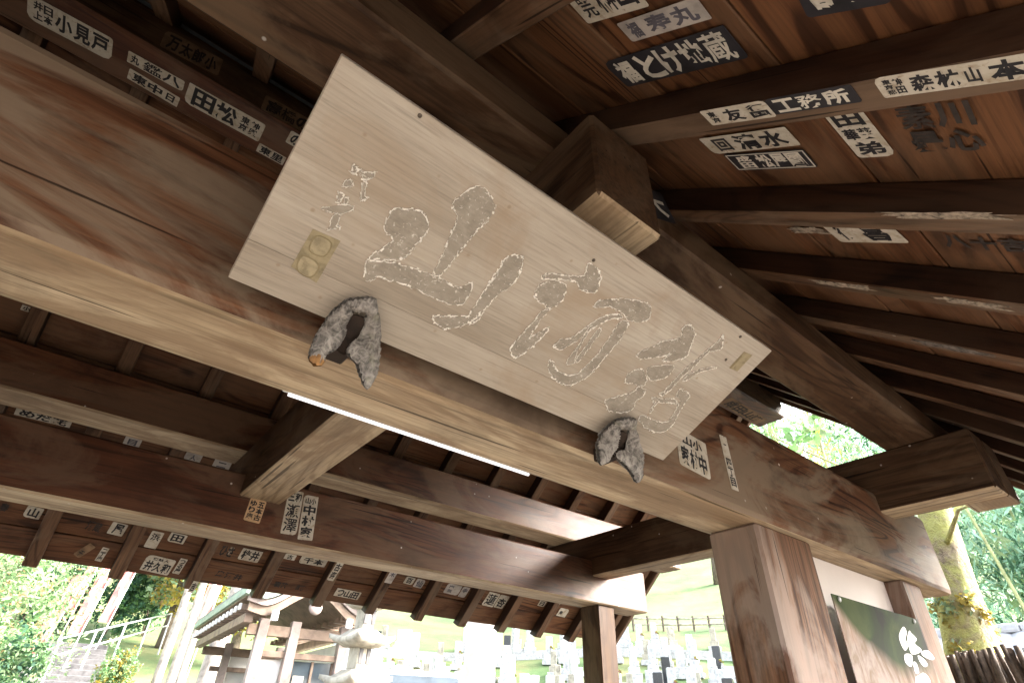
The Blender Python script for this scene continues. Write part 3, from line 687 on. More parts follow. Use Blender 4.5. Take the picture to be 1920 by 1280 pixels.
for xx in (-1.2,):          # struts carrying the ridge
    box('ridge_strut', xx - 0.09, xx + 0.09, 1.97, 2.19, 1.42, 2.377, M['brownZ'], gate, 0.008)
    box('strut_beam', xx - 0.08, xx + 0.08, 0.9, 3.27, 1.262, 1.42, M['brownY'], gate, 0.008)
# unseen plank wall and gable infill, added to keep side light off the rafters
for k in range(9):
    y0 = 1.03 + k * 0.252
    box('light_block_plank', -2.04 + 0.004 * (k % 2), -2.0, y0, y0 + 0.248, -1.5, 0.95, M['brownZ'], gate, 0.004)
for k in range(11):
    y0 = 0.9 + k * 0.215
    zt = min(0.826 + SL * (y0 + 0.1), 4.57 - SL * (y0 + 0.1)) - 0.03
    box('gable_light_block', -1.93 + 0.004 * (k % 2), -1.9, y0, y0 + 0.211, 1.262, zt, M['brownZ'], gate, 0.004)

# rafters: one mesh, both slopes
RW, RD = 0.075, 0.082
def rafter_mesh():
    L = (2.08 + 0.2) / math.cos(TH) - 0.02
    bm = bmesh.new()
    bmesh.ops.create_cube(bm, size=1.0)
    for v in bm.verts:
        v.co = Vector((v.co.x * RW, v.co.y * L, (v.co.z + 0.5) * RD))
    # tips cut plumb rather than square
    for v in bm.verts:
        if v.co.y < 0 and v.co.z < RD / 2:
            v.co.y += 0.035
    bmesh.ops.bevel(bm, geom=list(bm.edges), offset=0.004, segments=1, affect='EDGES')
    bm.normal_update()
    for f in bm.faces: f.material_index = 1 if f.normal.z < -0.5 or f.normal.y < -0.5 else 0  # undersides and tips get the lit copy, sides the shaded one
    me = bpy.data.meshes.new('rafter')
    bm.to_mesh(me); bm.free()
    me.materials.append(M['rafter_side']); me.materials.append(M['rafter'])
    return me, L
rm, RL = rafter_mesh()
xs = [0.71 + RW / 2 + 0.432 * k for k in range(-9, 10)]
rr = random.Random(4)
for x in xs:
    if not (X0 + 0.05 < x < X1 - 0.05): continue
    for s in (-1, 1):
        j = (rr.random() - 0.5) * 0.008
        # centre of the underside: half way between tip and ridge
        yc = 2.08 + s * (2.275) / 2
        zc = 2.698 - SL * (2.275) / 2
        if s < 0:
            rot = (TH, 0, 0)
        else:
            rot = (-TH, 0, math.pi)
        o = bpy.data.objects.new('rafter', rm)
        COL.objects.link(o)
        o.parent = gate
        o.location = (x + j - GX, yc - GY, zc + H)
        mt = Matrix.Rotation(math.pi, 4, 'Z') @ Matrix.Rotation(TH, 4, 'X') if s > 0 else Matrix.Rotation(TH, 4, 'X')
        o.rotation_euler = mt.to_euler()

# roof boards along X; edges given as horizontal y on the front slope (mirrored variant behind)
def boards(edges, s):
    off = RD / math.cos(TH)
    for i in range(len(edges) - 1):
        a, b_ = edges[i], edges[i + 1]
        yc = (a + b_) / 2
        wid = (b_ - a) / math.cos(TH) - 0.007
        zc = (0.826 + SL * yc if s < 0 else 4.57 - SL * yc) + off
        me = box_mesh('roof_board', X1 - X0, wid, 0.022, M['board'], 0.003)
        nrm = Vector((0, -SL, 1)).normalized() if s < 0 else Vector((0, SL, 1)).normalized()
        c = Vector(((X0 + X1) / 2, yc, zc + H)) + nrm * (0.0125 + 0.0015 * (i % 2))
        link('roof_board', me, gate, c, (TH if s < 0 else -TH, 0, 0))
boards([-0.235, 0.116] + [0.116 + 0.2425 * k for k in range(1, 8)] + [2.08], -1)
boards([2.08] + [4.24 - 0.27 * k for k in range(7, -1, -1)] + [4.385], 1)

# roof covering above the boards: tile courses with round cover tiles
def roof_covering(s):
    nx = int((X1 - X0 + 0.3) / 0.26)
    L = 2.24 / math.cos(TH)
    vs, fs = [], []
    for i in range(nx * 6 + 1):
        x = -(X1 - X0 + 0.3) / 2 + i * (X1 - X0 + 0.3) / (nx * 6)
        ph = i % 6
        z = (0.05, 0.09, 0.105, 0.09, 0.05, 0.045)[ph]
        for yy in (-L / 2, L / 2):
            vs.append((x, yy, z)); vs.append((x, yy, 0.0))
    for i in range(nx * 6):
        b_ = i * 4
        fs += [(b_, b_ + 4, b_ + 6, b_ + 2), (b_ + 1, b_ + 3, b_ + 7, b_ + 5), (b_, b_ + 1, b_ + 5, b_ + 4), (b_ + 2, b_ + 6, b_ + 7, b_ + 3)]
    e = nx * 24
    fs += [(0, 2, 3, 1), (e, e + 1, e + 3, e + 2)]
    me = mesh_from('roof_covering', vs, fs, M['tile'])
    nrm = Vector((0, -SL, 1)).normalized() if s < 0 else Vector((0, SL, 1)).normalized()
    yc = 2.08 + s * 1.095
    zc = 2.698 - SL * 1.095
    c = Vector(((X0 + X1) / 2, yc, zc + H)) + nrm * (RD + 0.03)
    link('roof_covering', me, gate, c, (TH if s < 0 else -TH, 0, 0))
roof_covering(-1); roof_covering(1)
box('ridge_cap', X0 - 0.15, X1 + 0.15, 1.98, 2.18, 2.80, 3.1, M['tile'], gate, 0.03)
# bargeboards at the gables
for xg in (X0 - 0.03, X1 + 0.03):
    for s in (-1, 1):
        L = 2.38 / math.cos(TH)
        me = box_mesh('bargeboard', 0.045, L, 0.15, M['rafter'], 0.006)
        nrm = Vector((0, s * SL, 1)).normalized()
        yc = 2.08 + s * 1.2
        c = Vector((xg, yc, 2.698 - SL * 1.2 + H)) + nrm * 0.05
        link('bargeboard', me, gate, c, (TH if s < 0 else -TH, 0, 0))
# stone footings under the posts
for (xa, ya) in ((2.16, 1.12), (-0.72, 1.12), (3.4, 1.12), (-1.96, 1.12), (3.4, 3.2), (-1.96, 3.2)):
    box('post_footing', xa - 0.27, xa + 0.27, ya - 0.2, ya + 0.2, -1.5, -1.36, M['stone_old'], gate, 0.02)

# ================================================================ lamp behind the lintel
lamp = empty('fluorescent_lamp', (0.67, 1.262, 0.66 + H), 'white fluorescent tube lamp along the back lower edge of the lintel beam', 'lamp')
link('lamp_housing', box_mesh('lamp_housing', 0.80, 0.03, 0.035, M['enamel'], 0.005), lamp, (0.672, 1.262, 0.678 + H))
tm = tube_mesh('lamp_tube', [(-0.385, 0, 0), (-0.2, 0, 0), (0.2, 0, 0), (0.385, 0, 0)], [0.0048] * 4, M['tube'], 14)
link('lamp_tube', tm, lamp, (0.672, 1.2535, 0.6485 + H))

# ================================================================ plaque
PB = Vector((0.049, 0.94, 0.675 + H))
PU = Vector((1, 0, 0))
PV = Vector((0, -0.90264, 0.43040))
PN = PU.cross(PV)
PMAT = Matrix((PU, PV, PN)).transposed()
PW, PH = 1.285, 0.4542
plaque = empty('name_plaque', PB, 'pale bare wood name plaque with worn carved calligraphy hung under the roof', 'plaque')
plaque.rotation_euler = PMAT.to_euler()
def onp(name, me, u=0, v=0, z=0):
    o = bpy.data.objects.new(name, me)
    COL.objects.link(o)
    o.parent = plaque
    o.location = (u, v, z)
    return o
onp('plaque_board', box_mesh('plaque_board', PW, 0.0905, 0.028, M['plaque'], 0.0015), PW / 2, 0.04525, -0.0145)
onp('plaque_board', box_mesh('plaque_board', PW, PH - 0.0908, 0.028, M['plaque'], 0.0015), PW / 2, 0.0908 + (PH - 0.0908) / 2, -0.014)
onp('back_batten', box_mesh('back_batten', 0.05, PH - 0.06, 0.02, M['tanY'], 0.002), 0.2, PH / 2, -0.0385)
onp('back_batten', box_mesh('back_batten', 0.05, PH - 0.06, 0.02, M['tanY'], 0.002), PW - 0.2, PH / 2, -0.0385)

def smooth_poly(pts, k=3):
    n = len(pts)
    out = []
    for i in range(n):
        p0, p1, p2, p3 = [Vector((*pts[(i + d) % n], 0)) for d in (-1, 0, 1, 2)]
        for j in range(k):
            t_ = j / k
            q = 0.5 * ((2 * p1) + (p2 - p0) * t_ + (2 * p0 - 5 * p1 + 4 * p2 - p3) * t_ ** 2 + (3 * p1 - p0 - 3 * p2 + p3) * t_ ** 3)
            out.append((q.x, q.y))
    return out

def flake_mesh(name, pts, rnd, w=0.0022):
    """broken rim of flaking paint along an outline: short chips of uneven width"""
    vs, fs = [], []
    n = len(pts)
    for i in range(n):
        a, b_ = Vector((*pts[i], 0)), Vector((*pts[(i + 1) % n], 0))
        d = b_ - a
        L = d.length
        if L < 1e-5: continue
        d /= L
        nr = Vector((-d.y, d.x, 0))
        s = 0.0
        while s < L:
            ln = rnd.uniform(0.003, 0.011)
            if rnd.random() < 0.84:
                ww = w * rnd.choice((0.35, 0.5, 0.7, 1.0, 1.5))
                c = a + d * s + nr * rnd.gauss(0, w * 0.6)
                e = c + d * min(ln, L - s + 0.004) + nr * rnd.gauss(0, w * 0.3)
                hz = 0.0012 + 0.0012 * rnd.random()
                k = len(vs)
                vs += [c - nr * ww * rnd.uniform(.4, 1), e - nr * ww * rnd.uniform(.2, 1), e + nr * ww * rnd.uniform(.2, 1), c + nr * ww * rnd.uniform(.4, 1),
                       (c + e) / 2 + Vector((0, 0, hz))]
                fs += [(k, k + 1, k + 4), (k + 1, k + 2, k + 4), (k + 2, k + 3, k + 4), (k + 3, k, k + 4)]
            s += ln
    return mesh_from(name, vs, fs, M['flake'])

prnd = random.Random(11)
for st in PLQ['strokes']:
    sp = smooth_poly(st, 4)
    sp = [(x + prnd.gauss(0, 0.0006), y + prnd.gauss(0, 0.0006)) for x, y in sp]
    o = onp('carved_stroke', poly_mesh('carved_stroke', [sp], M['stroke'], 0.0008), 0, 0, 0.0003)
    o["kind"] = "thing"; del o["kind"]
    fl = bpy.data.objects.new('paint_flake', flake_mesh('paint_flake', sp, prnd, 0.002 if len(st) > 8 else 0.0013))
    COL.objects.link(fl); fl.parent = o; fl.location = (0, 0, 0.0009); fl["kind"] = "stuff"
onp('seal_stamp', poly_mesh('seal_stamp', [smooth_poly(PLQ['seal'], 1)], M['seal'], 0.0006), 0, 0, 0.0003)
def ring(pts, w):
    c = Vector((sum(p[0] for p in pts) / len(pts), sum(p[1] for p in pts) / len(pts)))
    out = smooth_poly([tuple(c + (Vector(p) - c) * 1.0) for p in pts], 4)
    inn = [tuple(c + (Vector(p) - c) * (1 - w)) for p in out]
    n = len(out)
    return [[out[i], out[(i + 1) % n], inn[(i + 1) % n], inn[i]] for i in range(n)]
for q in PLQ['sq']:
    onp('seal_outline', poly_mesh('seal_outline', ring(q, 0.09), M['seal_line']), 0, 0, 0.0014)
    c = [tuple(Vector((sum(p[0] for p in q) / 4, sum(p[1] for p in q) / 4)).lerp(Vector(p), 0.85)) for p in q]
    onp('seal_field', poly_mesh('seal_field', [smooth_poly(c, 3)], M['seal_field']), 0, 0, 0.0012)
onp('seal_stamp', poly_mesh('seal_stamp', [PLQ['bar']], M['seal'], 0.0006), 0, 0, 0.0003)
(a0, b0), (a1, b1) = PLQ['bline']
onp('seal_outline', poly_mesh('seal_outline', [[(a0, b0), (a0 + .006, b0 - .002), (a1 + .006, b1 - .002), (a1, b1)]], M['seal_line']), 0, 0, 0.0014)
nm = lathe_mesh('nail', [(0.004, 0), (0.0042, 0.001), (0.003, 0.002), (0.001, 0.0024)], 10, M['nail'])
for (u, v) in PLQ['nails']:
    onp('nail', nm, u, v, 0.0)

# ================================================================ carved brackets that hold the plaque's lower edge
def pillow(name, pts, depth, y, seed, mats):
    """a carved lobe: outline in XZ, swollen front and back"""
    rnd = random.Random(seed)
    sp = smooth_poly(pts, 3)
    sp = [(a + rnd.gauss(0, .0008), b_ + rnd.gauss(0, .0008)) for a, b_ in sp]
    cx = sum(p[0] for p in sp) / len(sp); cz = sum(p[1] for p in sp) / len(sp)
    bm = bmesh.new()
    vs = [bm.verts.new((p[0] - cx, 0, p[1] - cz)) for p in sp]
    bm.faces.new(vs)
    bmesh.ops.triangulate(bm, faces=list(bm.faces))
    for _ in range(3):
        bmesh.ops.subdivide_edges(bm, edges=[e for e in bm.edges if e.calc_length() > 0.007], cuts=1)
        bmesh.ops.triangulate(bm, faces=list(bm.faces))
    bnd = [Vector((p[0] - cx, 0, p[1] - cz)) for p in sp]
    front = list(bm.verts)
    dd = {}
    for v in front:
        dd[v] = min((v.co - q).length for q in bnd)
    mxd = max(dd.values())
    r = bmesh.ops.duplicate(bm, geom=list(bm.verts) + list(bm.edges) + list(bm.faces))
    vm = r['vert_map']
    for v in front:
        k = math.sqrt(max(0.0, min(1.0, dd[v] / mxd)))
        hump = depth * k * (0.75 + 0.5 * rnd.random() * 0.5)
        b2 = vm[v]
        b2.co.y += depth * 0.5 * k + 0.004
        v.co.y -= hump + 0.001
    bmesh.ops.remove_doubles(bm, verts=list(bm.verts), dist=0.0002)
    bmesh.ops.recalc_face_normals(bm, faces=list(bm.faces))
    # bend: lower part upright before the lintel, upper part lies along the plaque face
    for v in bm.verts:
        a_, d_, u_ = v.co.x + cx, v.co.y, v.co.z + cz
        k = min(1.0, max(0.0, (u_ + 0.02) / 0.04))
        up = Vector((0, -0.9026, 0.4304)) * max(0, u_) + Vector((0, 0, 1)) * min(0, u_)
        nr = Vector((0, -1, 0)).lerp(Vector((0, -0.4304, -0.9026)), k).normalized()
        q = Vector((a_, 0.915, 0.656)) + up - nr * d_
        v.co = q - Vector((cx, 0.915, 0.656))
    me = bpy.data.meshes.new(name)
    bm.to_mesh(me); bm.free()
    for m in mats: me.materials.append(m)
    me.polygons.foreach_set('use_smooth', [True] * len(me.polygons))
    return me, cx, cz
def bracket(polys, cavity, label, seed, tip):
    mx_ = sum(p[0] for p in polys[0]) / len(polys[0])
    e = empty('plaque_bracket', (mx_, 0.97, 0.56 + H), label, 'bracket', 'carved brackets under the plaque')
    for i, nm_ in enumerate(('carved_lobe', 'carved_crown', 'carved_lobe')):
        me, cx, cz = pillow(nm_, polys[i], 0.02 if i != 1 else 0.016, 0, seed + i, [M['hook'], M['hook_tip']])
        if tip and i == 0:
            zmin = min(v.co.z for v in me.vertices)
            for p in me.polygons:
                if p.center.z < zmin + 0.013: p.material_index = 1
        link(nm_, me, e, (cx, 0.915, 0.656 + H))
    me, cx, cz = pillow('cavity_shade', cavity, 0.003, 0, seed + 7, [M['cavity_shade']])  # dark plate across the arch, painting its hollow as shaded
    o = link('cavity_shade', me, e, (cx, 0.925, 0.648 + H))
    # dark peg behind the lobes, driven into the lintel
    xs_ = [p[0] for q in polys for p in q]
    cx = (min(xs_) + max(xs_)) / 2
    link('peg', box_mesh('peg', 0.045, 0.075, 0.04, M['cavity_shade'], 0.004), e, (cx, 0.963, 0.64 + H))
bracket(PLQ['h1'], PLQ['g1'], 'cracked grey carved bracket with an orange worn tip under the plaque', 3, True)
bracket(PLQ['h2'], PLQ['g2'], 'plain grey carved bracket under the plaque, beside the slip reading 中村家', 8, False)

# ================================================================ paper slips
_c = 1 / math.sqrt(1 + SL * SL)
SURF = {
    'MF': ((0, -1, 0), 'on the lintel beam'), 'RBF': ((0, -1, 0), 'on the transom beam at the back'),
    'RGB': ((0, 0, -1), 'under the ridge beam'), 'RGF': ((0, -1, 0), 'on the side of the ridge beam'),
    'FS': ((0, SL * _c, -_c), 'on the upper roof boards'), 'FR': ((0, SL * _c, -_c), 'under a rafter of the upper roof'),
    'RS': ((0, -SL * _c, -_c), 'on the rear eave boards'), 'RR': ((0, -SL * _c, -_c), 'under a rafter of the rear eave'),
    'FPF': ((0, -1, 0), 'on the purlin beside a beam end'),
}
STY = {'w': ('paper', 'ink', 'white paper slip'), 'k': ('paper_black', 'ink_white', 'black paper slip'), 'f': ('paper_black', 'ink_white', 'black framed paper slip'),
       'b': ('paper_brown', 'ink_faded', 'browned paper slip'), 'g': ('paper_grey', 'ink_blue', 'faded grey paper slip'),
       'o': ('paper_orange', 'ink', 'tan paper slip'), 'n': (None, 'ink_faded', 'faded ink print'),
       't': ('torn', None, 'torn white paper remnant'), 'd': ('torn_dark', None, 'torn dark paper remnant')}
GL = {}
def load_glyphs(chars):
    tmp = []
    for ch in chars:
        for off in (0.016, 0.036):
            cu = bpy.data.curves.new('glyph', 'FONT')
            cu.body = ch
            cu.size = 1.0
            cu.resolution_u = 2
            cu.offset = off
            o = bpy.data.objects.new('glyph', cu)
            COL.objects.link(o)
            tmp.append((ch, off, o, cu))
    bpy.context.view_layer.update()
    dg = bpy.context.evaluated_depsgraph_get()
    for ch, off, o, cu in tmp:
        ev = o.evaluated_get(dg)
        me = ev.to_mesh()
        nv = len(me.vertices)
        if off < 0.02 or GL[ch][3] < 75:          # plain characters are brushed heavier than crowded ones
            v = np.array([(p.co.x, p.co.y) for p in me.vertices]) if nv else np.array([(0, 0), (1, 0), (1, 1.0)])
            f = [tuple(p.vertices) for p in me.polygons] or [(0, 1, 2)]
            lo, hi = v.min(0), v.max(0)
            sz = np.maximum(hi - lo, 1e-4)
            GL[ch] = ((v - lo) / sz, f, float(sz[0] / sz[1]), nv)
        ev.to_mesh_clear()
    for ch, off, o, cu in tmp:
        bpy.data.objects.remove(o)
        bpy.data.curves.remove(cu)
load_glyphs(sorted({c for s in STICKERS for tx in s[6] for c in tx[0]} | set('奉納石和')))

def lettering_mesh(name, w_, h_, rows, mt, seed=0, gap=0.06):
    rnd = random.Random(seed)
    vs, fs = [], []
    for (s, mode, x0, y0, x1, y1) in rows:
        n = len(s)
        for i, ch in enumerate(s):
            if mode == 'v':
                a, b_, c, d = x0, y0 + (y1 - y0) * (i + gap / 2) / n, x1, y0 + (y1 - y0) * (i + 1 - gap / 2) / n
            else:
                a, b_, c, d = x0 + (x1 - x0) * (i + gap / 2) / n, y0, x0 + (x1 - x0) * (i + 1 - gap / 2) / n, y1
            gv, gf, asp, _nv = GL[ch]
            X0_, X1_ = (a - .5) * w_, (c - .5) * w_
            Y0_, Y1_ = (.5 - d) * h_, (.5 - b_) * h_
            cw, chh = X1_ - X0_, Y1_ - Y0_
            if asp > 2.4: chm = min(chh, cw * .3); Y0_ = (Y0_ + Y1_) / 2 - chm / 2; chh = chm
            if asp < .42: cwm = min(cw, chh * .3); X0_ = (X0_ + X1_) / 2 - cwm / 2; cw = cwm
            k = len(vs)
            for p in gv:
                vs.append((X0_ + p[0] * cw, Y0_ + p[1] * chh, 0))
            fs += [tuple(q + k for q in f) for f in gf]
    return mesh_from(name, vs, fs, mt)

def paper_outline(w_, h_, rnd, torn):
    pts = []
    if not torn:
        r = min(w_, h_) * 0.09
        for sx, sy in ((1, 1), (-1, 1), (-1, -1), (1, -1)):
            rr_ = r * rnd.uniform(.3, 1.1)
            if rnd.random() < .15: rr_ = min(w_, h_) * .22
            c = Vector((sx * (w_ / 2 - rr_), sy * (h_ / 2 - rr_)))
            for k in range(3):
                a = math.atan2(sy, sx) + (k - 1) * math.pi / 4 * 0.98
                pts.append((c.x + rr_ * math.cos(a) * 1.1, c.y + rr_ * math.sin(a) * 1.1))
        return pts
    n = 30
    for k in range(n):
        a = 2 * math.pi * k / n
        ca, sa = math.cos(a), math.sin(a)
        q = max(abs(ca), abs(sa))
        rr_ = rnd.uniform(.55, 1.0)
        pts.append((w_ / 2 * ca / q * rr_, h_ / 2 * sa / q * rr_))
    return pts

ROMAJI = {'家村中': 'nakamuraya', '四丁目': 'yonchome', '成田山講': 'naritasan-ko', '小見戸': 'komido', '鑑八': 'kanpachi', '東中': 'higashinaka', '田松': 'tamatsu', 'の': 'no-me', 'め': 'me', '東里': 'higashizato', '万太郎小': 'mantaro', '高橋の': 'takahashi', '榊山': 'sakakiyama', '寿丸': 'jumaru', 'とけ地蔵': 'toke-jizo', '友': 'tomo', '行国': 'yukikuni', '工務所': 'komusho', '森林': 'shinrin', '清水': 'shimizu', '松屋圖': 'matsuya', '田': 'ta', '素川': 'sokawa', '是心': 'zeshin', '寄進': 'kishin', '喜': 'yorokobi', '八十吉': 'yasokichi', '大': 'dai', '五本古': 'gohonko', 'ゆり庵': 'yurian', '瀬澤': 'sezawa', '中村家': 'nakamura-ke', '井久和': 'ikuwa', 'つる屋': 'tsuruya', '山': 'yama', '春': 'haru', '酒蔵': 'sakagura', '尾': 'o', '浜': 'hama', '千': 'sen', '二丁庵': 'nichoan', 'ひさ': 'hisa', '梓井': 'azusai', '鳥酒井': 'torisakai', '福茶': 'fukucha', '講': 'ko', 'つ山田': 'tsuyamada', '千本': 'senbon', '古': 'furu', '百': 'hyaku', '仙': 'hito-sen', '南無': 'namu', '寺': 'tera', '蓮': 'hasu', '杏': 'anzu', '日': 'hi', '寿': 'kotobuki', '古奈': 'kona', '木': 'ki', '吉': 'kichi', 'めだ花': 'medabana', '目': 'moku', '人': 'hito', '二': 'ni', '小林': 'kobayashi', '弟': 'otouto', '華葵': 'hana-aoi', '本': 'hon', '丸': 'maru'}
for i, (pl, cen, u, w_, h_, sty, rows) in enumerate(STICKERS):
    n, where = SURF[pl]
    pm, im, what = STY[sty]
    rnd = random.Random(100 + i)
    txt = max((r_[0] for r_ in rows), key=len) if rows else ''
    main = next((r_[0] for r_ in rows if (r_[4] - r_[2]) * (r_[5] - r_[3]) == max((q[4] - q[2]) * (q[5] - q[3]) for q in rows)), '')
    lab = f"{what} lettered {main} ({ROMAJI.get(main, main)}) {where}" if rows else f"{what} {where}"
    rot = frame_matrix(u, n)
    c = Vector(cen) + Vector((0, 0, H))
    lift = 0.0022 if pl in ('FS', 'RS') else 0.0012
    if pm is None:
        o = link('paper_slip', lettering_mesh('paper_slip', w_, h_, rows, M[im], i), None, c + Vector(n) * (lift + 0.0006), rot)
    else:
        me = poly_mesh('paper_slip', [paper_outline(w_, h_, rnd, sty in 'td')], M[pm], 0.0007)
        o = link('paper_slip', me, None, c + Vector(n) * lift, rot)
        if im:
            lm = lettering_mesh('lettering', w_ * 0.97, h_ * 0.97, rows, M[im], i)
            l_ = bpy.data.objects.new('lettering', lm)
            COL.objects.link(l_); l_.parent = o; l_.location = (0, 0, 0.0011)
            if sty == 'f':
                fw = 0.0035
                q = [(-w_ / 2 + .003, -h_ / 2 + .003), (w_ / 2 - .003, -h_ / 2 + .003), (w_ / 2 - .003, h_ / 2 - .003), (-w_ / 2 + .003, h_ / 2 - .003)]
                q2 = [(x - math.copysign(fw, x), y - math.copysign(fw, y)) for x, y in q]
                fr = bpy.data.objects.new('printed_frame', poly_mesh('printed_frame', [[q[k], q[(k + 1) % 4], q2[(k + 1) % 4], q2[k]] for k in range(4)], M['ink_white']))
                COL.objects.link(fr); fr.parent = o; fr.location = (0, 0, 0.0012)
    tag(o, lab, 'paper slip', 'paper slips pasted on the gate' if rows else 'torn paper remnants on the gate')

# ================================================================ notice boards between the posts
wall = empty('bay_panel', (2.83, 1.13, 0), 'pinkish white board filling the bay between two gate posts', 'panel')
box('panel_board', 2.362, 3.288, 1.115, 1.135, -1.3, 0.637, M['panelpink'], wall, 0.002)
box('panel_rail', 2.362, 3.288, 1.10, 1.15, -1.42, -1.302, M['brownX'], wall, 0.004)

def poster_mat():
    m, t, b = new_mat('poster_print')
    tc = t.nodes.new("ShaderNodeTexCoord")
    v = tc.outputs["Object"]
    sx = t.nodes.new("ShaderNodeSeparateXYZ")
    t.links.new(v, sx.inputs[0])
    streak = noise(t, v, 1.0, 6, 0.65, 1.8, (7.0, 3.0, 2.2))
    blot = noise(t, v, 3.5, 5, 0.6, 0.8)
    plume = ramp(t, streak, [(0.3, (0.1, 0.065, 0.042)), (0.45, (0.19, 0.135, 0.1)), (0.6, (0.3, 0.24, 0.21)), (0.75, (0.19, 0.15, 0.135))])
    plume = mix(t, ramp(t, blot, [(0.5, g(0)), (0.62, g(0.4))]), plume, (0.3, 0.17, 0.1))
    green = ramp(t, blot, [(0.35, (0.014, 0.015, 0.012)), (0.5, (0.02, 0.035, 0.01)), (0.62, (0.045, 0.06, 0.018)), (0.75, (0.09, 0.085, 0.055))])
    # crescent of foliage above the pale plume
    a1 = N(t, "ShaderNodeMath", operation='MULTIPLY'); t.links.new(sx.outputs[0], a1.inputs[0]); t.links.new(sx.outputs[0], a1.inputs[1])
    a2 = N(t, "ShaderNodeMath", operation='MULTIPLY_ADD'); t.links.new(a1.outputs[0], a2.inputs[0]); a2.inputs[1].default_value = -0.75
    t.links.new(sx.outputs[2], a2.inputs[2])
    a3 = N(t, "ShaderNodeMath", operation='MULTIPLY_ADD'); t.links.new(blot, a3.inputs[0]); a3.inputs[1].default_value = 0.09; t.links.new(a2.outputs[0], a3.inputs[2])
    a4 = N(t, "ShaderNodeMath", operation='MULTIPLY_ADD'); t.links.new(sx.outputs[0], a4.inputs[0]); a4.inputs[1].default_value = 0.16; t.links.new(a3.outputs[0], a4.inputs[2])
    mk = ramp(t, a4.outputs[0], [(0.25, g(0)), (0.31, g(1))])
    t.links.new(mix(t, mk, plume, green), b.inputs["Base Color"])
    b.inputs["Roughness"].default_value = 0.7
    b.inputs["Specular IOR Level"].default_value = 0.15
    return m
M['poster'] = poster_mat()
poster = empty('poster', (2.84, 1.02, H - 1.05), 'glossy printed poster with white brush lettering hung between the gate posts', 'poster')
me = box_mesh('poster_sheet', 0.836, 0.004, 0.92, M['poster'], 0.0)
link('poster_sheet', me, poster, (2.84, 1.02, 0.455 - 0.46 + H))
bl = link('brush_lettering', poly_mesh('brush_lettering', [smooth_poly([(x - 2.84, z) for x, z in q], 4) for q in PLQ['brush']], M['whitepaint']), poster, (2.84, 1.0165, H), (math.pi / 2, 0, 0))
for xx in (2.47, 3.2):
    link('hanging_clip', lathe_mesh('hanging_clip', [(0.008, 0), (0.011, 0.004), (0.004, 0.008)], 10, M['steel']), poster, (xx, 1.017, 0.44 + H), (math.pi / 2, 0, 0))

# ================================================================ vegetation helpers
def pol(az, r):
    return (r * math.sin(R(az)), r * math.cos(R(az)))

def leaf_cloud(name, blobs, n, size, mats, seed, shell=0.55, flat=0.6, aspect=0.55, droop=0.0):
    """blobs: (cx,cy,cz, rx,ry,rz); leaves are small kites gathered in clumps through the blobs"""
    rg = np.random.default_rng(seed)
    wts = np.array([b_[3] * b_[4] * b_[5] for b_ in blobs]) ** 0.7
    wts /= wts.sum()
    nc = max(12, n // 26)
    bi = rg.choice(len(blobs), nc, p=wts)
    B = np.array(blobs)[bi]
    d = rg.normal(size=(nc, 3)); d /= np.linalg.norm(d, axis=1)[:, None]
    rad = (shell + (1 - shell) * rg.random(nc)) * (0.8 + 0.4 * rg.random(nc))
    cc = B[:, :3] + d * rad[:, None] * B[:, 3:6]
    ci = rg.integers(0, nc, n)
    sp = np.minimum(B[:, 3:6].min(1) * 0.3, size * 7)[ci]
    P = cc[ci] + rg.normal(size=(n, 3)) * sp[:, None] * 0.5
    nn = rg.normal(size=(n, 3)); nn[:, 2] += flat * 1.5; nn /= np.linalg.norm(nn, axis=1)[:, None]
    t1 = rg.normal(size=(n, 3)); t1[:, 2] -= droop
    t1 -= nn * (t1 * nn).sum(1)[:, None]; t1 /= np.linalg.norm(t1, axis=1)[:, None]
    t2 = np.cross(nn, t1)
    s = size * (0.6 + 0.8 * rg.random(n))[:, None]
    V = np.empty((n, 4, 3))
    V[:, 0] = P - t1 * s
    V[:, 1] = P - t2 * s * aspect
    V[:, 2] = P + t1 * s
    V[:, 3] = P + t2 * s * aspect
    me = bpy.data.meshes.new(name)
    me.vertices.add(n * 4)
    me.vertices.foreach_set('co', V.reshape(-1))
    me.loops.add(n * 4)
    me.loops.foreach_set('vertex_index', np.arange(n * 4, dtype=np.int32))
    me.polygons.add(n)
    me.polygons.foreach_set('loop_start', np.arange(0, n * 4, 4, dtype=np.int32))
    cm = rg.integers(0, len(mats), nc)[ci]
    flip = rg.random(n) < 0.25
    cm[flip] = rg.integers(0, len(mats), flip.sum())
    me.polygons.foreach_set('material_index', cm.astype(np.int32))
    for m in mats: me.materials.append(m)
    me.update(); me.validate()
    return me

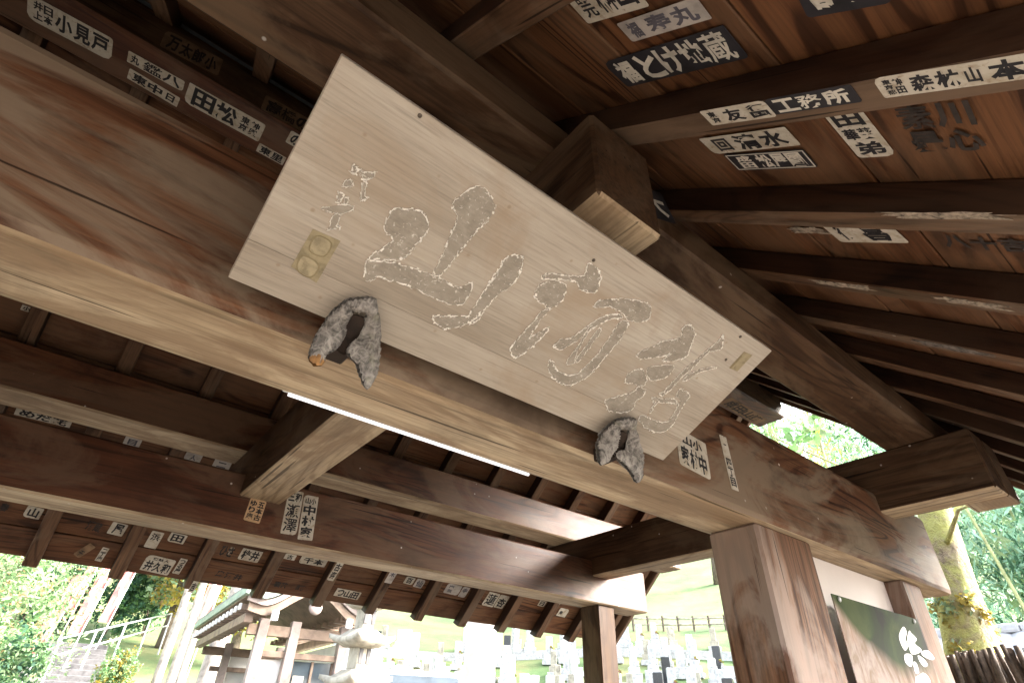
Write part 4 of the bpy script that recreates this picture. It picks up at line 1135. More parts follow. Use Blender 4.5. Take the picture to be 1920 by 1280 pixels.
def tree(name, base, height, trunk_r, blobs, n, size, mats, bark, label, cat='tree', group=None, seed=0, lean=(0, 0), limbs=5, **kw):
    rnd = random.Random(seed)
    bx_, by_, bz_ = base
    e = empty(name, base, label, cat, group)
    pts, rad = [], []
    for i in range(9):
        t_ = i / 8
        pts.append((lean[0] * t_ + 0.05 * height * 0.2 * math.sin(t_ * 5 + seed), lean[1] * t_ + 0.05 * height * 0.2 * math.cos(t_ * 4 + seed), height * t_))
        rad.append(trunk_r * (1.25 if i == 0 else 1) * (1 - 0.72 * t_))
    vs0 = tube_mesh('trunk', pts, rad, bark, 10, 0.2, seed)
    tr = link('trunk', vs0, e, base)
    for k in range(limbs):
        b_ = blobs[k % len(blobs)]
        t_ = rnd.uniform(.35, .8)
        p0 = Vector(pts[int(t_ * 8)])
        p1 = Vector(b_[:3]) + Vector((rnd.uniform(-.5, .5) * b_[3], rnd.uniform(-.5, .5) * b_[4], rnd.uniform(-.3, .4) * b_[5]))
        mid = (p0 + p1) / 2 + Vector((0, 0, -0.06 * (p1 - p0).length))
        r0 = trunk_r * (1 - .72 * t_) * .5
        lo = bpy.data.objects.new('limb', tube_mesh('limb', [p0, mid, p1], [r0, r0 * .65, r0 * .25], bark, 6, .2, k))
        COL.objects.link(lo); lo.parent = e
    if n:
        c = bpy.data.objects.new('crown', leaf_cloud('crown', blobs, n, size, mats, seed, **kw))
        COL.objects.link(c); c.parent = e
    return e

def bush(name, base, rx, ry, rz, n, size, mats, label, seed, group=None, cat='bush'):
    e = empty(name, base, label, cat, group)
    rnd = random.Random(seed)
    blobs = [(0, 0, rz * .55, rx * .7, ry * .7, rz * .5)] + [(rnd.uniform(-.5, .5) * rx, rnd.uniform(-.5, .5) * ry, rz * rnd.uniform(.35, .75), rx * .45, ry * .45, rz * .32) for _ in range(6)]
    c = bpy.data.objects.new('foliage', leaf_cloud('foliage', blobs, n, size, mats, seed, shell=.5))
    COL.objects.link(c); c.parent = e
    for k in range(4):
        q = (rnd.uniform(-.4, .4) * rx, rnd.uniform(-.4, .4) * ry, rz * .7)
        s_ = bpy.data.objects.new('stem', tube_mesh('stem', [(0, 0, -0.1), (q[0] * .5, q[1] * .5, rz * .35), q], [.035, .022, .01], M['bark'], 6))
        COL.objects.link(s_); s_.parent = e
    return e

def at(az, r, dz=0.0):
    x, y = pol(az, r)
    return (x, y, hill(x, y) + dz)

# ================================================================ behind the gate: wooded slope with stairs and banners
tree('maple_tree', at(-6.0, 13), 5.2, .16, [(0.6, 0, 2.2, 1.6, 1.4, 1.0), (-.6, .4, 3.2, 1.6, 1.4, 1.0), (.9, .6, 3.6, 1.3, 1.3, .8), (0.4, -.6, 4.4, 1.4, 1.2, .8), (1.0, -.3, 2.9, 1.0, 1.0, .7)], 20000, .05,
     [M['leaf_pale'], M['leaf_pale'], M['leaf_pale'], M['leaf_pale'], M['leaf_green'], M['leaf_green'], M['leaf_orange']], M['barkpale'], 'pale green maple turning orange beside the stone stairs', seed=3, limbs=7, aspect=.32)
bush('rounded_shrub', at(-.4, 10.5), .62, .62, 2.45, 9000, .032, [M['leaf_green'], M['leaf_green'], M['leaf_dark'], M['leaf_pale']], 'dense bright green shrub below the maple', 5)
bush('rounded_shrub', at(6.7, 17.5), 0.6, 0.6, 2.2, 8000, .035, [M['leaf_pale'], M['leaf_green'], M['leaf_yellow']], 'yellow-green clipped shrub beside the stone stairs', 6)
tree('slope_tree', at(2.2, 34), 11, .22, [(0, 0, 6, 3, 3, 2.5), (1.5, 0, 8, 2.6, 2.6, 2), (-1.5, 1, 9, 2.4, 2.4, 2)], 9000, .13, [M['leaf_dark'], M['leaf_green'], M['leaf_mint']], M['barkpale'],
     'dark green tree standing behind the red banners', seed=12)
tree('autumn_tree', at(9.0, 30), 9, .2, [(0, 0, 4.2, 2.6, 2.2, 1.8), (1.2, 0, 6, 2.2, 2.2, 1.8), (-1, .5, 5.5, 2, 2, 1.5), (0, -1, 2.4, 1.6, 1.6, 1.0)], 9000, .11, [M['leaf_orange'], M['leaf_yellow'], M['leaf_pale'], M['leaf_yellow']], M['bark'],
     'orange and yellow autumn tree behind the slender trunks', seed=14)
tree('autumn_tree', at(14.5, 27), 9, .2, [(0, 0, 3.6, 2.8, 2.2, 1.8), (1.2, 0, 5.6, 2.2, 2.2, 1.8), (-1.4, .5, 5.0, 2, 2, 1.5), (0, -1, 2.0, 1.8, 1.6, 1.0)], 9000, .11, [M['leaf_yellow'], M['leaf_yellow'], M['leaf_pale']], M['bark'],
     'yellow autumn tree behind the small hall roof', seed=15)
for k, (az, r, tr_, ln, lab) in enumerate(((9.1, 17.5, .12, .5, 'slender pale tree trunk beside the clipped shrub'), (10.2, 18.5, .13, .7, 'slender pale tree trunk between two taller trunks'), (11.1, 19.5, .11, .8, 'slender pale leaning tree trunk near the hall eave'), (13.3, 15.5, .24, .45, 'thick pale tree trunk rising behind the hall roof'))):
    tree('cedar_tree', at(az, r, -.2), 11, tr_, [(0, 0, 9, 1.5, 1.5, 1.5), (0.6, 0, 10.2, 1.2, 1.2, 1.2)], 1500, .12, [M['leaf_dark'], M['leaf_green']], M['barkpale'], lab, group='pale trunks on the slope', seed=20 + k, lean=(ln, 0.2), limbs=3)

for k_, (az, r, lab) in enumerate(((-.5, 30, 'dark evergreen shrub behind the maple'), (2.4, 31, 'dark evergreen shrub behind the lettered red banner'), (5.0, 30.5, 'dark evergreen shrub behind the banner by the handrail'), (7.6, 32, 'dark evergreen shrub beside the orange autumn tree'))):
    bush('evergreen_shrub', at(az, r), 1.25, 1.1, 3.0, 5000, .075, [M['leaf_dark'], M['leaf_dark'], M['leaf_green']], lab, 130 + k_, 'evergreen shrubs on the slope')
# stone stairs
st_e = empty('stone_stairs', at(3.4, 23.5), 'grey stone stairs climbing the leafy slope', 'stairs', rotz=-R(3.4))
sm_ = box_mesh('stone_step', 2.0, 0.42, 0.2, M['stone_step'], 0.015)
for k in range(15):
    o = bpy.data.objects.new('stone_step', sm_)
    COL.objects.link(o); o.parent = st_e
    o.location = (0, -3.2 + k * 0.4, -1.0 + 0.17 * k)
# railing along the stairs
rail = empty('hand_rail', at(6.0, 24.5), 'white pipe handrail running up beside the stone stairs', 'railing')
p0, p1 = Vector((-1.6, -2.0, 0.05)), Vector((2.0, 4.0, 1.75))
for k in range(5):
    q = p0.lerp(p1, k / 4)
    o = bpy.data.objects.new('rail_post', tube_mesh('rail_post', [q + Vector((0, 0, -1.2)), q + Vector((0, 0, 1.0))], [.03, .03], M['steel'], 8))
    COL.objects.link(o); o.parent = rail
for hz in (1.0, .55):
    o = bpy.data.objects.new('rail_pipe', tube_mesh('rail_pipe', [p0 + Vector((0, 0, hz)), p1 + Vector((0, 0, hz))], [.028, .028], M['steel'], 8))
    COL.objects.link(o); o.parent = rail

# nobori banners
def banner(az, r, h, w_, lean, label):
    b_ = at(az, r)
    e = empty('banner_flag', b_, label, 'banner', 'red prayer banners on the slope')
    link('flag_pole', tube_mesh('flag_pole', [(0, 0, -.3), (lean * .5, 0, h * .5), (lean, 0, h)], [.022, .02, .014], M['whitepaint'], 8), e, b_)
    n = 14
    vs, fs = [], []
    for i in range(n + 1):
        z = h * (0.38 + 0.6 * i / n)
        x0 = lean * z / h
        for j in range(4):
            vs.append((x0 - w_ * j / 3, 0.05 * math.sin(i * .8 + j), z))
    for i in range(n):
        for j in range(3):
            fs.append((i * 4 + j, i * 4 + j + 1, i * 4 + j + 5, i * 4 + j + 4))
    link('flag_cloth', mesh_from('flag_cloth', vs, fs, M['banner'], True), e, b_)
    lm = lettering_mesh('flag_lettering', w_ * .42, h * .4, [('奉納', 'v', .15, .05, .85, .95)], M['ink_white'])
    o = link('flag_lettering', lm, e, (b_[0] + lean * .66 - w_ / 2, b_[1] - .075, b_[2] + h * .68), (math.pi / 2, 0, 0))
banner(3.2, 24.0, 3.9, .36, .35, 'red banner with white lettering nearest the stairs')
banner(2.2, 27.0, 4.2, .3, .35, 'faded red banner behind the lettered one by the stairs')
banner(4.6, 25.5, 4.3, .33, .5, 'red banner beside the white handrail')
banner(1.0, 21.5, 3.4, .3, .5, 'narrow red banner half hidden by the maple')
banner(11.6, 25.0, 4.9, .45, .4, 'red banner behind the thick pale trunk')

# ================================================================ small hall with a curved gable
hall = empty('small_hall', (3.25, 11.2, 0), 'small temple hall with curved gable, green copper eaves and white rafter ends', 'building')
def gable_z(u):                      # u in -1..1 across the gable: flat shoulders, raised middle
    a = abs(u)
    return 0.36 * (0.5 + 0.5 * math.cos(math.pi * min(1, a / .82))) + 0.06 * max(0, a - .7) / .3
def hall_roof(z_off, half, y0, y1, thick, mats, name):
    vs, fs = [], []
    n = 28
    for i in range(n + 1):
        u = -1 + 2 * i / n
        for yy in (y0, y1):
            z = 1.30 + gable_z(u) + z_off
            vs.append((u * half, yy - 11.2, z + H)); vs.append((u * half, yy - 11.2, z + thick + H))
    for i in range(n):
        b_ = i * 4
        fs += [(b_, b_ + 4, b_ + 5, b_ + 1), (b_ + 2, b_ + 3, b_ + 7, b_ + 6), (b_, b_ + 2, b_ + 6, b_ + 4), (b_ + 1, b_ + 5, b_ + 7, b_ + 3)]
    fs += [(0, 1, 3, 2), (n * 4, n * 4 + 2, n * 4 + 3, n * 4 + 1)]
    o = bpy.data.objects.new(name, mesh_from(name, vs, fs, mats))
    COL.objects.link(o); o.parent = hall
    return o
hall_roof(0.08, 1.02, 9.0, 13.8, 0.10, M['copper'], 'roof')
hall_roof(0.055, .98, 9.17, 13.7, 0.022, M['hallwood'], 'soffit')
hall_roof(0.182, 1.0, 9.05, 13.75, 0.05, M['tile'], 'roof_tiles')
hall_roof(0.0, .96, 9.06, 9.12, 0.078, M['hallpale'], 'bargeboard')
hall_roof(-0.12, 0.92, 9.1, 9.16, 0.118, M['hallwood'], 'bargeboard')
for s in (-1, 1):
    box('eave_beam', 3.25 + s * .86 - .06, 3.25 + s * .86 + .06, 9.2, 13.6, 1.1, 1.22, M['hallwood'], hall, 0.006)
    capm = box_mesh('rafter_end', 0.03, 0.09, 0.085, M['whitepaint'], 0.004)
    rfm = box_mesh('eave_rafter', 0.5, 0.08, 0.075, M['hallwood'], 0.004)
    for k in range(15):
        yy = 9.3 + k * .31
        link('eave_rafter', rfm, hall, (3.25 + s * .74, yy, 1.30 + H))
        link('rafter_end', capm, hall, (3.25 + s * 1.0, yy, 1.30 + H))
link('gable_pendant', lathe_mesh('gable_pendant', [(0.02, -.03), (.08, -.028), (.1, 0), (.08, .028), (.02, .03)], 20, M['hallpale']), hall, (3.25, 9.05, 1.36 + H), (math.pi / 2, 0, 0))
for s in (-1, 1):
    link('bracket_block', box_mesh('bracket_block', .09, .07, .13, M['whitepaint'], .01), hall, (3.25 + s * .55, 9.05, 1.2 + H))
for (xx, yy) in ((2.66, 9.45), (3.88, 9.45), (3.12, 9.45), (2.9, 13.3), (3.88, 13.3)):
    box('hall_post', xx - .07, xx + .07, yy - .07, yy + .07, -1.5, 1.2, M['hallpale'], hall, .008)
for yy in (9.45, 13.3):
    box('tie_beam', 2.45, 4.05, yy - .05, yy + .05, .98, 1.12, M['hallwood'], hall, .006)
    box('tie_beam', 2.66, 3.84, yy - .035, yy + .035, .72, .8, M['hallwood'], hall, .006)
box('hall_wall', 3.85, 3.91, 9.53, 13.22, -1.5, .97, M['plaster'], hall, .004)
box('hall_wall', 2.7, 3.04, 9.5, 9.53, -1.5, .7, M['plaster'], hall, .004)
box('hall_wall', 3.0, 3.94, 13.38, 13.42, -1.5, 1.1, M['plaster'], hall, .004)
win = box('window', 3.2, 3.8, 9.5, 9.525, -.4, .7, M['glassdark'], hall, .003)
for xx in (3.2, 3.5, 3.8):
    o = link('window_frame', box_mesh('window_frame', .035, .05, 1.12, M['hallwood'], .003), win, (xx, 9.5, .15 + H))
box('hall_wall', 3.2, 3.8, 9.49, 9.54, -1.5, -.42, M['hallwood'], hall, .004)
link('notice_paper', box_mesh('notice_paper', .16, .004, .2, M['paper'], 0), hall, (3.33, 9.485, .42 + H))
hall.location = (3.25 + .2, 11.2 - .3, 0)
hall.rotation_euler = (0, 0, R(-5))
# corrugated sheet fence beside the hall
vs, fs = [], []
for i in range(41):
    x = i * .9 / 40
    for z in (0, 2.62 + (.05 if (i // 5) % 2 else 0)):
        vs.append((x, .02 * math.sin(i * 1.2566), z))
for i in range(40):
    fs.append((2 * i, 2 * i + 2, 2 * i + 3, 2 * i + 1))
vs += [(x, y + .012, z) for x, y, z in vs]
fs += [tuple(q + 82 for q in f[::-1]) for f in fs]
tag(link('sheet_screen', mesh_from('sheet_screen', vs, fs, M['bluesheet'], True), None, (4.12, 9.9, 0)), 'pale blue corrugated sheet screen beside the small hall', 'screen')

# ================================================================ stone pagoda, van, pillar
def sq_roof(hw, z0, h, up):
    vs, fs = [], []
    n = 8
    for ring_, (w1, zz) in enumerate(((hw * .55, z0 - .05), (hw, z0), (hw * 1.0, z0 + .05), (hw * .72, z0 + h * .45), (hw * .42, z0 + h))):
        for i in range(4 * n):
            sd_, t_ = i // n, (i % n) / n * 2 - 1
            c_ = [(t_, -1), (1, t_), (-t_, 1), (-1, -t_)][sd_]
            k = abs(t_) ** 3
            lift = up * k if ring_ in (1, 2) else up * .25 * k if ring_ == 3 else 0
            vs.append((c_[0] * w1 * (1 + (.05 * k if ring_ in (1, 2) else 0)), c_[1] * w1 * (1 + (.05 * k if ring_ in (1, 2) else 0)), zz + lift))
    m_ = 4 * n
    for j in range(4):
        for i in range(m_):
            k = (i + 1) % m_
            fs.append((j * m_ + i, j * m_ + k, (j + 1) * m_ + k, (j + 1) * m_ + i))
    fs.append(tuple(range(m_))[::-1]); fs.append(tuple(4 * m_ + i for i in range(m_)))
    return mesh_from('stone_roof', vs, fs, M['stone_old'], True)
px_, py_ = pol(25.0, 8.3)
pag = empty('stone_pagoda', (px_, py_, 0), 'lichened stone pagoda with upturned roofs beside the small hall', 'pagoda', rotz=R(12))
pag.scale = (.66, .66, 1.0)
def onpag(name, me, z=0):
    o = bpy.data.objects.new(name, me); COL.objects.link(o); o.parent = pag; o.location = (0, 0, z); return o
onpag('plinth', box_mesh('plinth', 1.0, 1.0, .5, M['stone_old'], .03), .25)
onpag('plinth', box_mesh('plinth', .75, .75, .4, M['stone_old'], .03), .7)
zz = .9
for k, (hw, bw_) in enumerate(((.50, .42), (.47, .36), (.44, .32), (.38, .28))):
    bh = .52 if k == 0 else .30
    onpag('stone_body', box_mesh('stone_body', bw_, bw_, bh, M['stone_old'], .015), zz + bh / 2)
    for a in (-.09, .09):
        o = onpag('niche', box_mesh('niche', .09, .02, .17, M['stone_step'], .004), zz + bh / 2); o.location = (a, -bw_ / 2 - .004, zz + bh / 2)
    onpag('stone_roof', sq_roof(hw, zz + bh, .16, .055))
    zz += bh + .155
onpag('finial', lathe_mesh('finial', [(.12, 0), (.13, .06), (.06, .1), (.05, .3), (.08, .34), (.05, .42), (.01, .5)], 14, M['stone_old']), zz)

vx, vy = pol(30.2, 11.8)
van = empty('parked_van', (vx, vy, 0), 'white van parked in front of the hillside graveyard', 'van', rotz=R(72))
van.scale = (1.16, 1.16, 1.16)
def loft_van():
    prof = [(-1.65, .35), (-1.7, .9), (-1.62, 1.1), (-1.05, 1.3), (-.55, 1.86), (-.3, 1.95), (1.2, 1.97), (1.55, 1.9), (1.68, 1.2), (1.68, .35)]
    vs, fs = [], []
    for s, sc_ in ((-1, .9), (-.93, 1), (.93, 1), (1, .9)):
        for x, z in prof:
            zn = (z - 1.0)
            wd = .74 * (1 - .1 * max(0, zn))
            vs.append((x * (sc_ * .02 + .98), s * wd, z if abs(s) < 1 else z - (.04 if z > 1.5 else 0)))
    n = len(prof)
    for j in range(3):
        for i in range(n):
            k = (i + 1) % n
            fs.append((j * n + i, j * n + k, (j + 1) * n + k, (j + 1) * n + i))
    fs.append(tuple(range(n))); fs.append(tuple(3 * n + i for i in range(n))[::-1])
    me = mesh_from('van_body', vs, fs, M['carpaint'])
    bm = bmesh.new(); bm.from_mesh(me); bmesh.ops.recalc_face_normals(bm, faces=list(bm.faces))
    bmesh.ops.bevel(bm, geom=[e for e in bm.edges], offset=.02, segments=2, affect='EDGES')
    bm.to_mesh(me); bm.free()
    me.polygons.foreach_set('use_smooth', [True] * len(me.polygons))
    return me
def onv(name, me, loc, rot=(0, 0, 0)):
    o = bpy.data.objects.new(name, me); COL.objects.link(o); o.parent = van; o.location = loc; o.rotation_euler = rot; return o
onv('van_body', loft_van(), (0, 0, 0))
for s in (-1, 1):
    for (xa, xb) in ((-.62, .12), (.2, .82), (.9, 1.5)):
        q = [(xa + (.12 if xa < -.5 else 0), 1.28), (xb, 1.28), (xb, 1.78), (xa + (.42 if xa < -.5 else 0), 1.78)]
        m_ = poly_mesh('side_window', [[(x, z) for x, z in q]], M['glassdark'], .006)
        o = onv('side_window', m_, (0, s * .735, 0), (math.pi / 2 - .07 * s * 1.0, 0, 0))
        o.location = (0, s * (.742 + .0), 0)
    for xw in (-1.1, 1.05):
        o = onv('wheel', lathe_mesh('wheel', [(.1, -.08), (.28, -.08), (.3, -.05), (.3, .05), (.28, .08), (.1, .08)], 22, M['rubber']), (xw, s * .66, .3), (math.pi / 2, 0, 0))
        c = bpy.data.objects.new('rim', lathe_mesh('rim', [(.02, -.085), (.18, -.085), (.18, .085), (.02, .085)], 18, M['steel'])); COL.objects.link(c); c.parent = o
    onv('headlight', box_mesh('headlight', .03, .22, .14, M['enamel'], .01), (-1.685, s * .5, .82))
onv('windscreen', poly_mesh('windscreen', [[(-.6, -.36), (.6, -.36), (.52, .36), (-.52, .36)]], M['glassdark'], .006), (-.81, 0, 1.6), (R(48), 0, -math.pi / 2))

cx_, cy_ = pol(35.8, 9.6)
tag(link('pale_pillar', lathe_mesh('pale_pillar', [(.26, 0), (.25, .4), (.24, 2.2), (.235, 4.0), (.22, 5.6), (.17, 5.7)], 24, simple('limewashed_column', (.5, .46, .41), .85, .12, 5, bump_s=.15)), None, (cx_, cy_, 0)),
    'thick pale round pillar standing between the eave and the graveyard', 'pillar')

# ================================================================ graveyard
def grave_parts(mt, hgt, wid, two):
    P = [('grave_base', box_mesh('grave_base', wid * 2.1, wid * 2.1, .22, M['stone'], .012), .11)]
    P.append(('grave_plinth', box_mesh('grave_plinth', wid * 1.55, wid * 1.55, .24, mt, .012), .34))
    P.append(('grave_pillar', box_mesh('grave_pillar', wid, wid, hgt, mt, .02), .46 + hgt / 2))
    if two:
        P.append(('flower_bunch', None, .46))
        P.append(('flower_vase', lathe_mesh('flower_vase', [(.04, 0), (.05, .05), (.035, .16), (.05, .2)], 10, M['steel']), .46))
    return P
bouquet = leaf_cloud('flower_bunch', [(0, 0, .3, .09, .09, .1)], 60, .045, [M['leaf_green'], M['leaf_yellow'], M['leaf_green'], M['banner']], 5)
kinds = [grave_parts(M['stone'], .75, .3, True), grave_parts(M['stone'], 1.0, .32, True), grave_parts(M['stone_old'], .6, .28, False), grave_parts(M['stone_black'], .85, .33, True)]
wide = [('grave_base', box_mesh('grave_base', 1.0, .6, .25, M['stone'], .012), .125), ('grave_plinth', box_mesh('grave_plinth', .85, .4, .2, M['stone'], .012), .35), ('grave_pillar', box_mesh('grave_pillar', .75, .18, .55, M['stone'], .02), .725)]
kinds.append(wide)
LABG = ['pale granite gravestone of ordinary height in the hillside graveyard', 'tall pale granite gravestone in the hillside graveyard', 'old lichened gravestone in the hillside graveyard', 'polished black gravestone in the hillside graveyard', 'wide low western-style gravestone in the hillside graveyard']
GRG = ['ordinary gravestones', 'tall gravestones', 'old gravestones', 'black gravestones', 'wide gravestones']
grnd = random.Random(77)
def grave(k, az, r, rz):
    x, y = pol(az, r)
    b_ = (x, y, hill(x, y) - .06)
    e = empty('gravestone', b_, LABG[k], 'gravestone', GRG[k], rotz=rz)
    for (nm_, me_, z) in kinds[k]:
        if nm_ == 'flower_bunch' and grnd.random() < .5: continue
        o = bpy.data.objects.new(nm_, me_ or bouquet); COL.objects.link(o); o.parent = e
        fl_ = nm_.startswith('flower')
        o.location = (.16 if fl_ else 0.0, -.26 if fl_ else 0, z)
ri = 0
for r in (16.0, 17.9, 19.6, 21.2, 22.9, 24.6, 26.4, 28.2, 30.0, 32.0):
    stp = math.degrees(.92 / r)
    az = 26.5 + (ri % 2) * stp * .5
    while az < 61:
        if grnd.random() < .82:
            k = grnd.choices((0, 1, 2, 3, 4), (5, 3.4, 2, .45, 1.6))[0]
            grave(k, az + grnd.uniform(-.3, .3) * stp, r + grnd.uniform(-.35, .35), -R(az) + grnd.uniform(-.15, .15) + (0 if grnd.random() < .8 else .5))
        az += stp
    ri += 1
# low retaining walls between the rows
for r in (17.2, 21.6, 26.0, 30.8):
    vs, fs = [], []
    n = 40
    for i in range(n + 1):
        az = 26 + 35 * i / n
        for rr_ in (r, r + .25):
            x, y = pol(az, rr_)
            z = hill(*pol(az, r))
            vs += [(x, y, z - .5), (x, y, z + .38)]
    for i in range(n):
        b_ = i * 4
        fs += [(b_, b_ + 4, b_ + 5, b_ + 1), (b_ + 2, b_ + 3, b_ + 7, b_ + 6), (b_ + 1, b_ + 5, b_ + 7, b_ + 3)]
    fs += [(0, 1, 3, 2), (n * 4, n * 4 + 2, n * 4 + 3, n * 4 + 1)]
    tag(link('retaining_wall', mesh_from('retaining_wall', vs, fs, M['stone'])), 'low pale stone retaining wall between rows of graves', 'wall', 'graveyard retaining walls')
# timber fence on the slope
fe = empty('slope_fence', at(55, 36), 'low rustic timber fence across the grassy slope above the graves', 'fence')
prev = None
for k in range(9):
    b_ = Vector(at(50 + k * 1.35, 36 + .15 * k))
    link('fence_post', box_mesh('fence_post', .1, .1, 1.0, M['bark'], .01), fe, b_ + Vector((0, 0, .3)))
    if prev is not None:
        d = b_ - prev
        for hz in (.66, .34):
            link('fence_rail', tube_mesh('fence_rail', [(0, 0, 0), tuple(d)], [.045, .04], M['barkpale'], 7), fe, prev + Vector((0, 0, hz)))
    prev = b_

# ================================================================ trees above the graveyard and beside the gate
k = 0
for az, r, hgt, mats in ((27, 44, 12, 0), (33, 46, 13, 1), (39, 44, 11, 0), (45, 50, 13, 1), (51, 56, 13, 0), (58, 50, 14, 1), (61.5, 44, 13, 0), (66, 36, 12, 2), (70, 30, 11, 2), (63, 60, 16, 1), (74, 44, 14, 2), (20, 40, 12, 1), (-2, 42, 13, 1), (7, 46, 14, 0)):
    ms_ = ([M['leaf_dark'], M['leaf_green']], [M['leaf_green'], M['leaf_dark'], M['leaf_pale']], [M['leaf_mint'], M['leaf_pale'], M['leaf_green']])[mats]
    s_ = hgt / 12
    tree('hillside_tree', at(az, r), hgt, .22, [(0, 0, 6 * s_, 2.6, 2.6, 2.2), (1.4, .6, 8 * s_, 2.4, 2.4, 2), (-1.4, -.4, 8.6 * s_, 2.2, 2.2, 1.9), (.2, -.8, 10.4 * s_, 1.9, 1.9, 1.7)], 5200 if mats < 2 else 3000, .16, ms_, M['bark'],
         ('dark evergreen tree on the hillside above the graves', 'mixed green tree on the hillside above the graves', 'pale green feathery tree on the hillside beside the gate')[mats], group=('dark hillside trees', 'mixed hillside trees', 'pale hillside trees')[mats], seed=40 + k)
    k += 1

# mossy old tree beside the gate
ot = empty('mossy_tree', (6.35, 1.72, 0), 'thick leaning old tree trunk covered in yellow moss beside the gate', 'tree')
tp = [(.02, .1, -.2), (-.02, .02, .3), (-.06, -.02, 1.2), (-.07, -.06, 2.0), (-.03, -.14, 2.7), (-.02, -.22, 3.3), (-.06, -.2, 4.3), (-.2, -.1, 5.6)]
link('trunk', tube_mesh('trunk', tp, [.44, .34, .27, .2, .155, .135, .12, .07], M['mossbark'], 18, .22, 5), ot, (6.35, 1.72, 0))
for i_, (a, b_, c) in enumerate((((-.03, -.16, 2.9), (-.5, -.5, 3.1), (-.9, -.9, 3.05)), ((-.02, -.2, 3.3), (.5, .5, 4.0), (.3, 1.3, 4.7)), ((-.05, -.2, 4.0), (-.6, .3, 4.9), (-.9, 1.0, 5.4)), ((-.02, -.2, 3.1), (.4, -.5, 3.5), (1.1, -.7, 3.6)))):
    o = bpy.data.objects.new('limb', tube_mesh('limb', [a, b_, c], [.028, .014, .005], M['mossbark'], 7, .2)); COL.objects.link(o); o.parent = ot
o = bpy.data.objects.new('crown', leaf_cloud('crown', [(.3, 1.3, 4.9, .9, .9, .6), (-.8, 1.0, 5.6, .9, .9, .6), (-.2, .1, 6.2, 1, 1, .7)], 1500, .07, [M['leaf_pale'], M['leaf_yellow'], M['leaf_green']], 61)); COL.objects.link(o); o.parent = ot
o = bpy.data.objects.new('moss', leaf_cloud('moss', [(-.06, -.02, 1.5, .3, .3, .7), (-.05, 0, .9, .34, .34, .5), (-.05, -.1, 2.3, .2, .2, .4), (.0, .12, .5, .5, .5, .6)], 6000, .028, [M['leaf_yellow'], M['leaf_yellow'], M['leaf_pale']], 62, shell=.85)); COL.objects.link(o); o.parent = ot; o["kind"] = "stuff"

# vine-hung tree seen through the opening over the lintel
tree('vine_tree', at(69.5, 11.5), 6.6, .16, [(0, 0, 4.6, .8, .8, .8), (.4, .2, 5.6, .9, .9, .8), (-.5, 0, 6.3, .9, .9, .8)], 2600, .075, [M['leaf_yellow'], M['leaf_pale'], M['leaf_green']], M['mossbark'], 'mossy tree hung with pale drooping creepers beyond the lintel', seed=71, lean=(-.5, .5), droop=2.0, aspect=.16)

# bamboo grove beyond the boundary wall
bmz = []
brnd = random.Random(9)
for k in range(40):
    az, r = brnd.uniform(66, 92), brnd.uniform(17, 30)
    x, y = pol(az, r)
    z = hill(x, y)
    bmz.append((x, y, z + brnd.uniform(1.5, 8), 1.7, 1.7, 1.3))
tag(link('bamboo_foliage', leaf_cloud('bamboo_foliage', bmz, 42000, .15, [M['leaf_mint'], M['leaf_mint'], M['leaf_dark'], M['leaf_pale']], 90, shell=.3, aspect=.2, droop=1.6)), 'mass of bamboo foliage beyond the boundary wall', 'bamboo', kind='stuff')
for k, (az, r, ln) in enumerate(((78.0, 15, -.7), (80.3, 16, -.9), (75.6, 18, -1.0), (82, 19, -.5))):
    b_ = at(az, r)
    e = empty('bamboo_culm', b_, 'thin pale bamboo culm leaning in front of the grove', 'bamboo', 'single bamboo culms')
    pts_ = [(ln * (t_ / 8) ** 1.5 * 1.2, -ln * t_ / 16, t_ * .9) for t_ in range(9)]
    link('culm', tube_mesh('culm', pts_, [.045 * (1 - .07 * i) for i in range(9)], M['bamboo'], 8), e, b_)

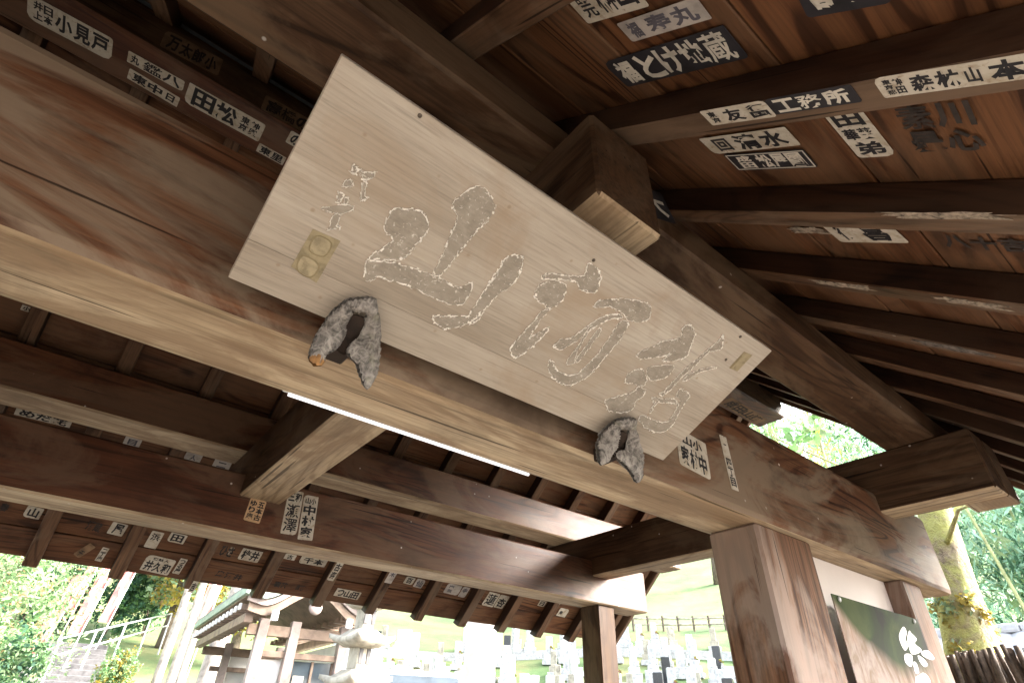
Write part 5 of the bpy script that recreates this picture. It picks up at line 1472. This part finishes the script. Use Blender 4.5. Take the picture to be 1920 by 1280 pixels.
# boundary wall with a tiled top
bw_e = empty('boundary_wall', (8.9, 1.4, 0), 'white boundary wall with a pale tiled top in front of the bamboo', 'wall', rotz=R(4))
def onbw(name, me, loc, rot=(0, 0, 0)):
    o = bpy.data.objects.new(name, me); COL.objects.link(o); o.parent = bw_e; o.location = loc; o.rotation_euler = rot; return o
onbw('wall_body', box_mesh('wall_body', .3, 7.0, 2.2, M['plaster'], .01), (0.15, -1.8, 1.1))
for s in (-1, 1):
    vs, fs = [], []
    n = 33
    for i in range(n * 4 + 1):
        y = -3.6 + i * 7.2 / (n * 4)
        zz_ = (.0, .022, .03, .022)[i % 4]
        vs += [(0, y, zz_ + .02), (.5, y, zz_ + .02), (0, y, -.03), (.5, y, -.03)]
    for i in range(n * 4):
        b_ = 4 * i
        fs += [(b_, b_ + 1, b_ + 5, b_ + 4), (b_ + 2, b_ + 6, b_ + 7, b_ + 3), (b_ + 1, b_ + 3, b_ + 7, b_ + 5), (b_, b_ + 4, b_ + 6, b_ + 2)]
    me = mesh_from('wall_tiles', vs, fs, M['tile_pale'])
    if s < 0:
        o = onbw('wall_tiles', me, (.15, -1.8, 2.52), (0, R(28), math.pi))
    else:
        o = onbw('wall_tiles', me, (.15, -1.8, 2.52), (0, R(28), 0))
rt = box_mesh('ridge_tile', .2, .3, .1, M['tile_pale'], .03, seg=2)
for i in range(24):
    onbw('ridge_tile', rt, (.15, -5.2 + i * .302, 2.57))

# brushwood fence
bf = empty('brushwood_fence', (5.15, 1.25, 0), 'dark brushwood fence of bundled twigs beside the mossy tree', 'fence', rotz=R(6))
frnd = random.Random(31)
for j in range(2):
    o = bpy.data.objects.new('fence_rail', tube_mesh('fence_rail', [(-.02, -1.7, .9 + j * .7), (-.02, 1.1, .9 + j * .7)], [.022, .022], M['bamboo'], 8)); COL.objects.link(o); o.parent = bf
tw = [tube_mesh('twig_bundle', [(frnd.gauss(0, .01), frnd.gauss(0, .012), 0), (frnd.gauss(0, .012), frnd.gauss(0, .015), 1.0), (frnd.gauss(0, .02), frnd.gauss(0, .02), 2.02 + frnd.uniform(-.06, .05))], [.03, .03, .016], M['twig'], 6, .5, q) for q in range(12)]
for i in range(260):
    o = bpy.data.objects.new('twig_bundle', frnd.choice(tw)); COL.objects.link(o); o.parent = bf
    o.location = (frnd.uniform(.0, .06), -1.7 + i * .0108 + frnd.uniform(-.01, .01), frnd.uniform(-.03, .0))
    o.rotation_euler = (frnd.gauss(0, .012), frnd.gauss(0, .015), frnd.uniform(0, 6))
